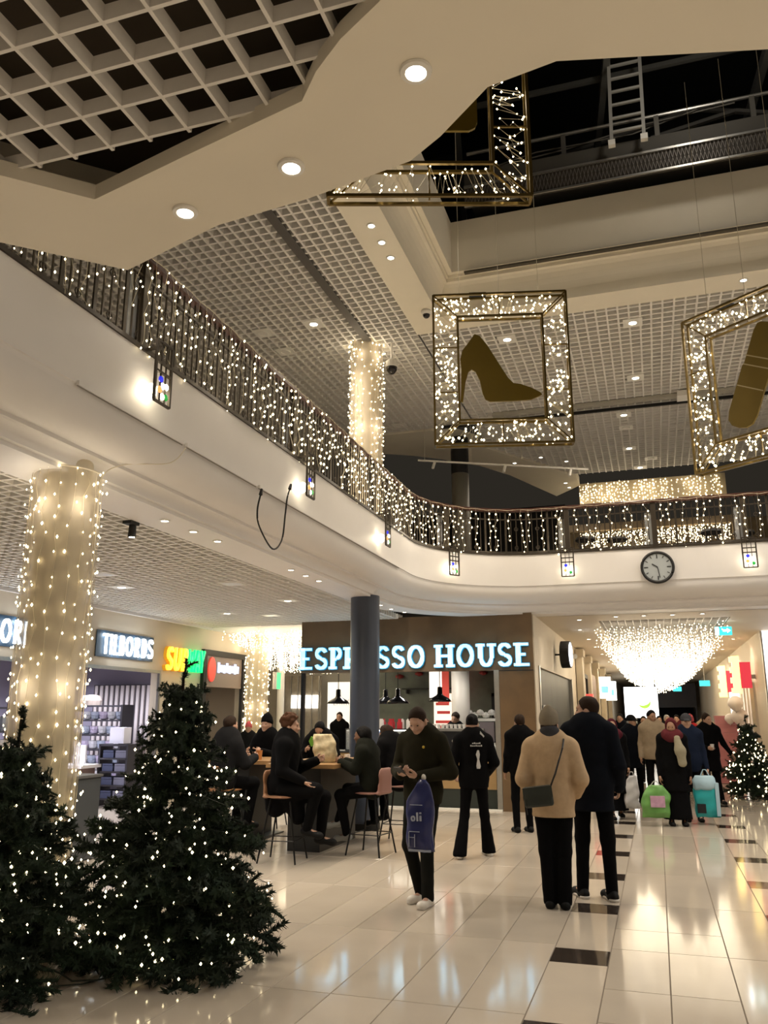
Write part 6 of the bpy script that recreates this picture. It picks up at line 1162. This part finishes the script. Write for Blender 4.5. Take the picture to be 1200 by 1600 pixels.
tag(MB().lathe([(.028, 0), (.036, .09), (.039, .095), (.036, .105), (.005, .107)], 12).build('paper_cup', WHP), 'white paper cup held by the man in the black coat', 'cup').location = wpt(dm, J['wa'] + V(.07, -.05, -.03))
person('person in a bright red coat and pink hat behind the man with the paper cup', (.72, 21.0, 0), PI, 1.66, {}, C_RED, C_BLK, S_BLACK, ('beanie', C_PINK), SKIN, .05, .55, .05, lod=2, hemr=.24)
for i, (x, y, c, lb, hr) in enumerate([(-.35, 23.5, C_BLK, 'person in black far down the corridor, left of centre', H_BROWN), (.25, 24.5, C_GREYD, 'person in dark grey far down the corridor with pale hair', H_GREY), (-.9, 22.5, C_NAVY, 'person in dark blue far down the corridor close to the left wall', H_BLACK), (1.25, 25.0, C_SAND, 'person in light brown far down the corridor by the pink boxes', H_BROWN), (.05, 28.0, C_BLK, 'person in black farthest down the corridor', H_BLACK), (.55, 27.0, C_MAROON, 'person in dark red far down the corridor', H_BLACK)]):
    person(lb, (x, y, 0), .3 * math.sin(i * 2), 1.66 + .03 * (i % 4), {}, c, C_BLK, S_BLACK, ('short', hr), SKIN, .04, .75, lod=2)
# seated people
rh, J = person('red-haired man in a long black coat sitting on the tan bar stool', (-4.40, 9.72, 0), PI / 2 + .15, 1.80, {**SEAT, 'ka': (-.13, -.42, .80), 'kb': (.12, -.46, .70), 'aa': (-.05, -.30, .38), 'ab': (.13, -.42, .27), 'ea': (-.25, -.03, 1.02), 'eb': (.26, -.10, 1.02), 'wa': (-.20, -.28, .90), 'wb': (.16, -.36, 1.12), 'tpa': -.2, 'tpb': -.1, 'neck': (0, -.02, 1.38), 'head': (0, -.06, 1.52)},
    C_BLK, C_BLK, S_BLACK, ('curly', H_RED), SKIN, .05, None, 0, (.085, .07, .055), (.11, .08, .055), (0, 0), .1, .05, dict(a=((.15, -.85, -.55), (.1, -.5, .8), .25)), 0, collar=.085,
    extras=[('coat_skirt', lambda J, T, Hd, s, R: [cap(J['ha'], J['ka'] + V(0, .05, .0), .13, .10, .05), cap(J['hb'], J['kb'] + V(0, .05, 0), .13, .10, .05), cap(T(0, .1, 0), V(0, .10, .62), .14, .13, .06), cap(V(0, -.1, .74), V(0, -.18, .5), .16, .09, .06)], C_BLK, .016)])
bw, J = person('black-haired woman in a dark green jacket sitting at the bar table, turned left', (-3.55, 10.50, 0), -PI / 2 - .1, 1.66, {**SEAT, 'ka': (-.12, -.40, .80), 'kb': (.12, -.40, .74), 'aa': (.04, -.46, .42), 'ab': (.10, -.30, .26), 'wa': (-.10, -.44, 1.17), 'wb': (.12, -.40, 1.17), 'ea': (-.24, -.12, 1.08), 'eb': (.24, -.12, 1.08), 'tpa': -.2, 'tpb': -.1, 'neck': (0, -.08, 1.38), 'head': (0, -.14, 1.51)},
    C_DGREEN, C_BLK, mat('shoe_grey', (.25, .26, .25), .5), ('long', H_BLACK), SKIN3, .04, None, 0, (.085, .072, .055), (.10, .075, .055), (0, 0), .15, .1, None, 1, collar=.09)
person('broad person in black sitting behind the black-haired woman, back turned', (-3.52, 11.60, 0), -PI / 2 - .45, 1.74, {**SEAT, 'ka': (-.13, -.40, .80), 'kb': (.13, -.40, .76), 'aa': (-.10, -.36, .34), 'ab': (.12, -.34, .30), 'wa': (-.10, -.42, 1.16), 'wb': (.12, -.40, 1.16), 'ea': (-.26, -.12, 1.06), 'eb': (.26, -.12, 1.06), 'neck': (0, -.14, 1.34), 'head': (0, -.24, 1.44), 'sa': (-.19, -.10, 1.29), 'sb': (.19, -.10, 1.29), 'tpa': -.2, 'tpb': -.2}, C_BLK, C_BLK, S_BLACK, ('long', H_BROWN), SKIN2, .05, None, 0, (.09, .075, .056), (.105, .08, .06), hpitch=.3, lod=1, bulk=1.1)
person('man in a black beanie sitting at the second table, facing the camera', (-5.95, 12.50, 0), -.05, 1.75, {**SEAT, 'ka': (-.12, -.42, .80), 'kb': (.12, -.42, .78), 'aa': (-.08, -.30, .34), 'ab': (.12, -.40, .30), 'wa': (-.12, -.46, 1.15), 'wb': (.12, -.46, 1.15), 'ea': (-.26, -.16, 1.06), 'eb': (.26, -.16, 1.06), 'tpa': -.2, 'tpb': -.2, 'neck': (0, -.06, 1.40), 'head': (0, -.10, 1.55)}, C_BLK, C_GREYD, S_BLACK, ('beanie', C_BLK), SKIN, .045, None, 0, (.085, .072, .056), (.105, .078, .056), lod=1, collar=.1)
person('person in a dark grey coat sitting behind the taller tree, back turned', (-5.55, 10.30, 0), PI * .88, 1.76, {**SEAT, 'ka': (-.13, -.42, .80), 'kb': (.13, -.42, .78), 'aa': (-.10, -.36, .34), 'ab': (.12, -.34, .30), 'wa': (-.12, -.44, 1.13), 'wb': (.12, -.44, 1.13), 'ea': (-.26, -.14, 1.06), 'eb': (.26, -.14, 1.06), 'tpa': -.2, 'tpb': -.2, 'neck': (0, -.05, 1.40), 'head': (0, -.09, 1.55)}, C_GREYD, C_BLK, S_BLACK, ('short', H_BROWN), SKIN, .05, None, 0, (.09, .075, .058), (.105, .08, .058), lod=1, bulk=1.08)
person('person in black sitting at the far end of the bar table behind the patterned bag', (-4.98, 12.37, 0), .1, 1.76, {**SEAT, 'ka': (-.12, -.42, .80), 'kb': (.12, -.42, .78), 'aa': (-.08, -.30, .34), 'ab': (.12, -.40, .30), 'wa': (-.12, -.46, 1.17), 'wb': (.12, -.46, 1.17), 'ea': (-.26, -.16, 1.08), 'eb': (.26, -.16, 1.08), 'tpa': -.2, 'tpb': -.2, 'neck': (0, -.08, 1.36), 'head': (0, -.14, 1.46)}, C_BLK, C_BLK, S_BLACK, ('short', H_BLACK), SKIN2, .05, None, 0, (.09, .075, .056), (.105, .08, .056), hpitch=.5, lod=1, bulk=1.08)
person('man in a dark jacket standing in front of the white wall in the passage', (-8.05, 21.2, 0), .1, 1.76, {}, C_BLK, C_BLK, S_BLACK, ('short', H_BROWN), SKIN, .035, .82, lod=1)
person('child-sized guest in a pink hat in the passage behind the seated people', (-8.9, 17.6, 0), .4, 1.50, {}, C_GREYD, C_BLK, S_BLACK, ('beanie', C_PINK), SKIN, .035, .7, lod=2)
person('red-haired worker behind the coffee counter, right of the blue screen', (-4.55, 17.0, 0), 0, 1.62, {}, C_BLK, C_BLK, S_BLACK, ('bun', H_RED), SKIN, .03, .8, lod=1, hyaw=.6)
person('dark-haired worker behind the coffee counter, nearest the man with the phone', (-3.95, 17.1, 0), .3, 1.74, {}, C_BLK, C_BLK, S_BLACK, ('short', H_BROWN), SKIN, .03, .8, lod=1, hyaw=-.7, hpitch=.3)
# things on the tables
t = thing('patterned_bag', 'white and yellow patterned bag on the bar table beside the red-haired man', 'bag', (-4.22, 10.55, 1.092), .2); BAGM = mat('bag_patterned', (.48, .40, .24), .5, noise=.75, nscale=16, bump=.3)
soft_bag('bag_body', .30, .36, .17, BAGM, t, .82, 9, .36, crease=.012)
MB().prism([(-.17, .2), (-.20, .27), (-.17, .33), (-.13, .30), (-.12, .22)], (0, -.03, 0), (1, 0, 0), (0, 0, 1), (0, .05, 0)).build('green_leaf', mat('leaf_green', (.12, .3, .02), .6), t)
tag(MB().lathe([(.035, 0), (.045, .12), (.048, .13), (.04, .132), (.03, .02)], 14).build('paper_cup', mat('orange_cup', (.42, .16, .04), .5)), 'orange-brown paper cup on the second table by the beanie man', 'cup').location = (-5.50, 11.25, 1.071)
tag(MB().lathe([(.02, 0), (.08, .006), (.085, .012), (.02, .008)], 16).build('saucer', WHP), 'small white saucer beside the orange-brown cup', 'saucer').location = (-5.33, 11.45, 1.071)
tag(MB().lathe([(.03, 0), (.04, .09), (.035, .09), (.02, .01)], 12).build('glass_cup', WHP), 'white cup on the bar table in front of the black-haired woman', 'cup').location = (-4.02, 10.9, 1.091)
t = thing('side_cabinet', 'dark grey cabinet standing between the lit column and the taller tree', 'cabinet', (-6.9, 9.0, 0)); MB().box(-.2, .2, -.25, .25, 0, .95).build('body', mat('cabinet_grey', (.05, .055, .06), .5), t); MB().box(-.22, .22, -.27, .27, .95, .98).build('top', mat('cabinet_top', (.1, .1, .1), .5), t)
for z in (.35, .65): MB().box(-.18, .18, -.256, -.25, z - .13, z + .13).build('door', MATS['cabinet_top'], t)
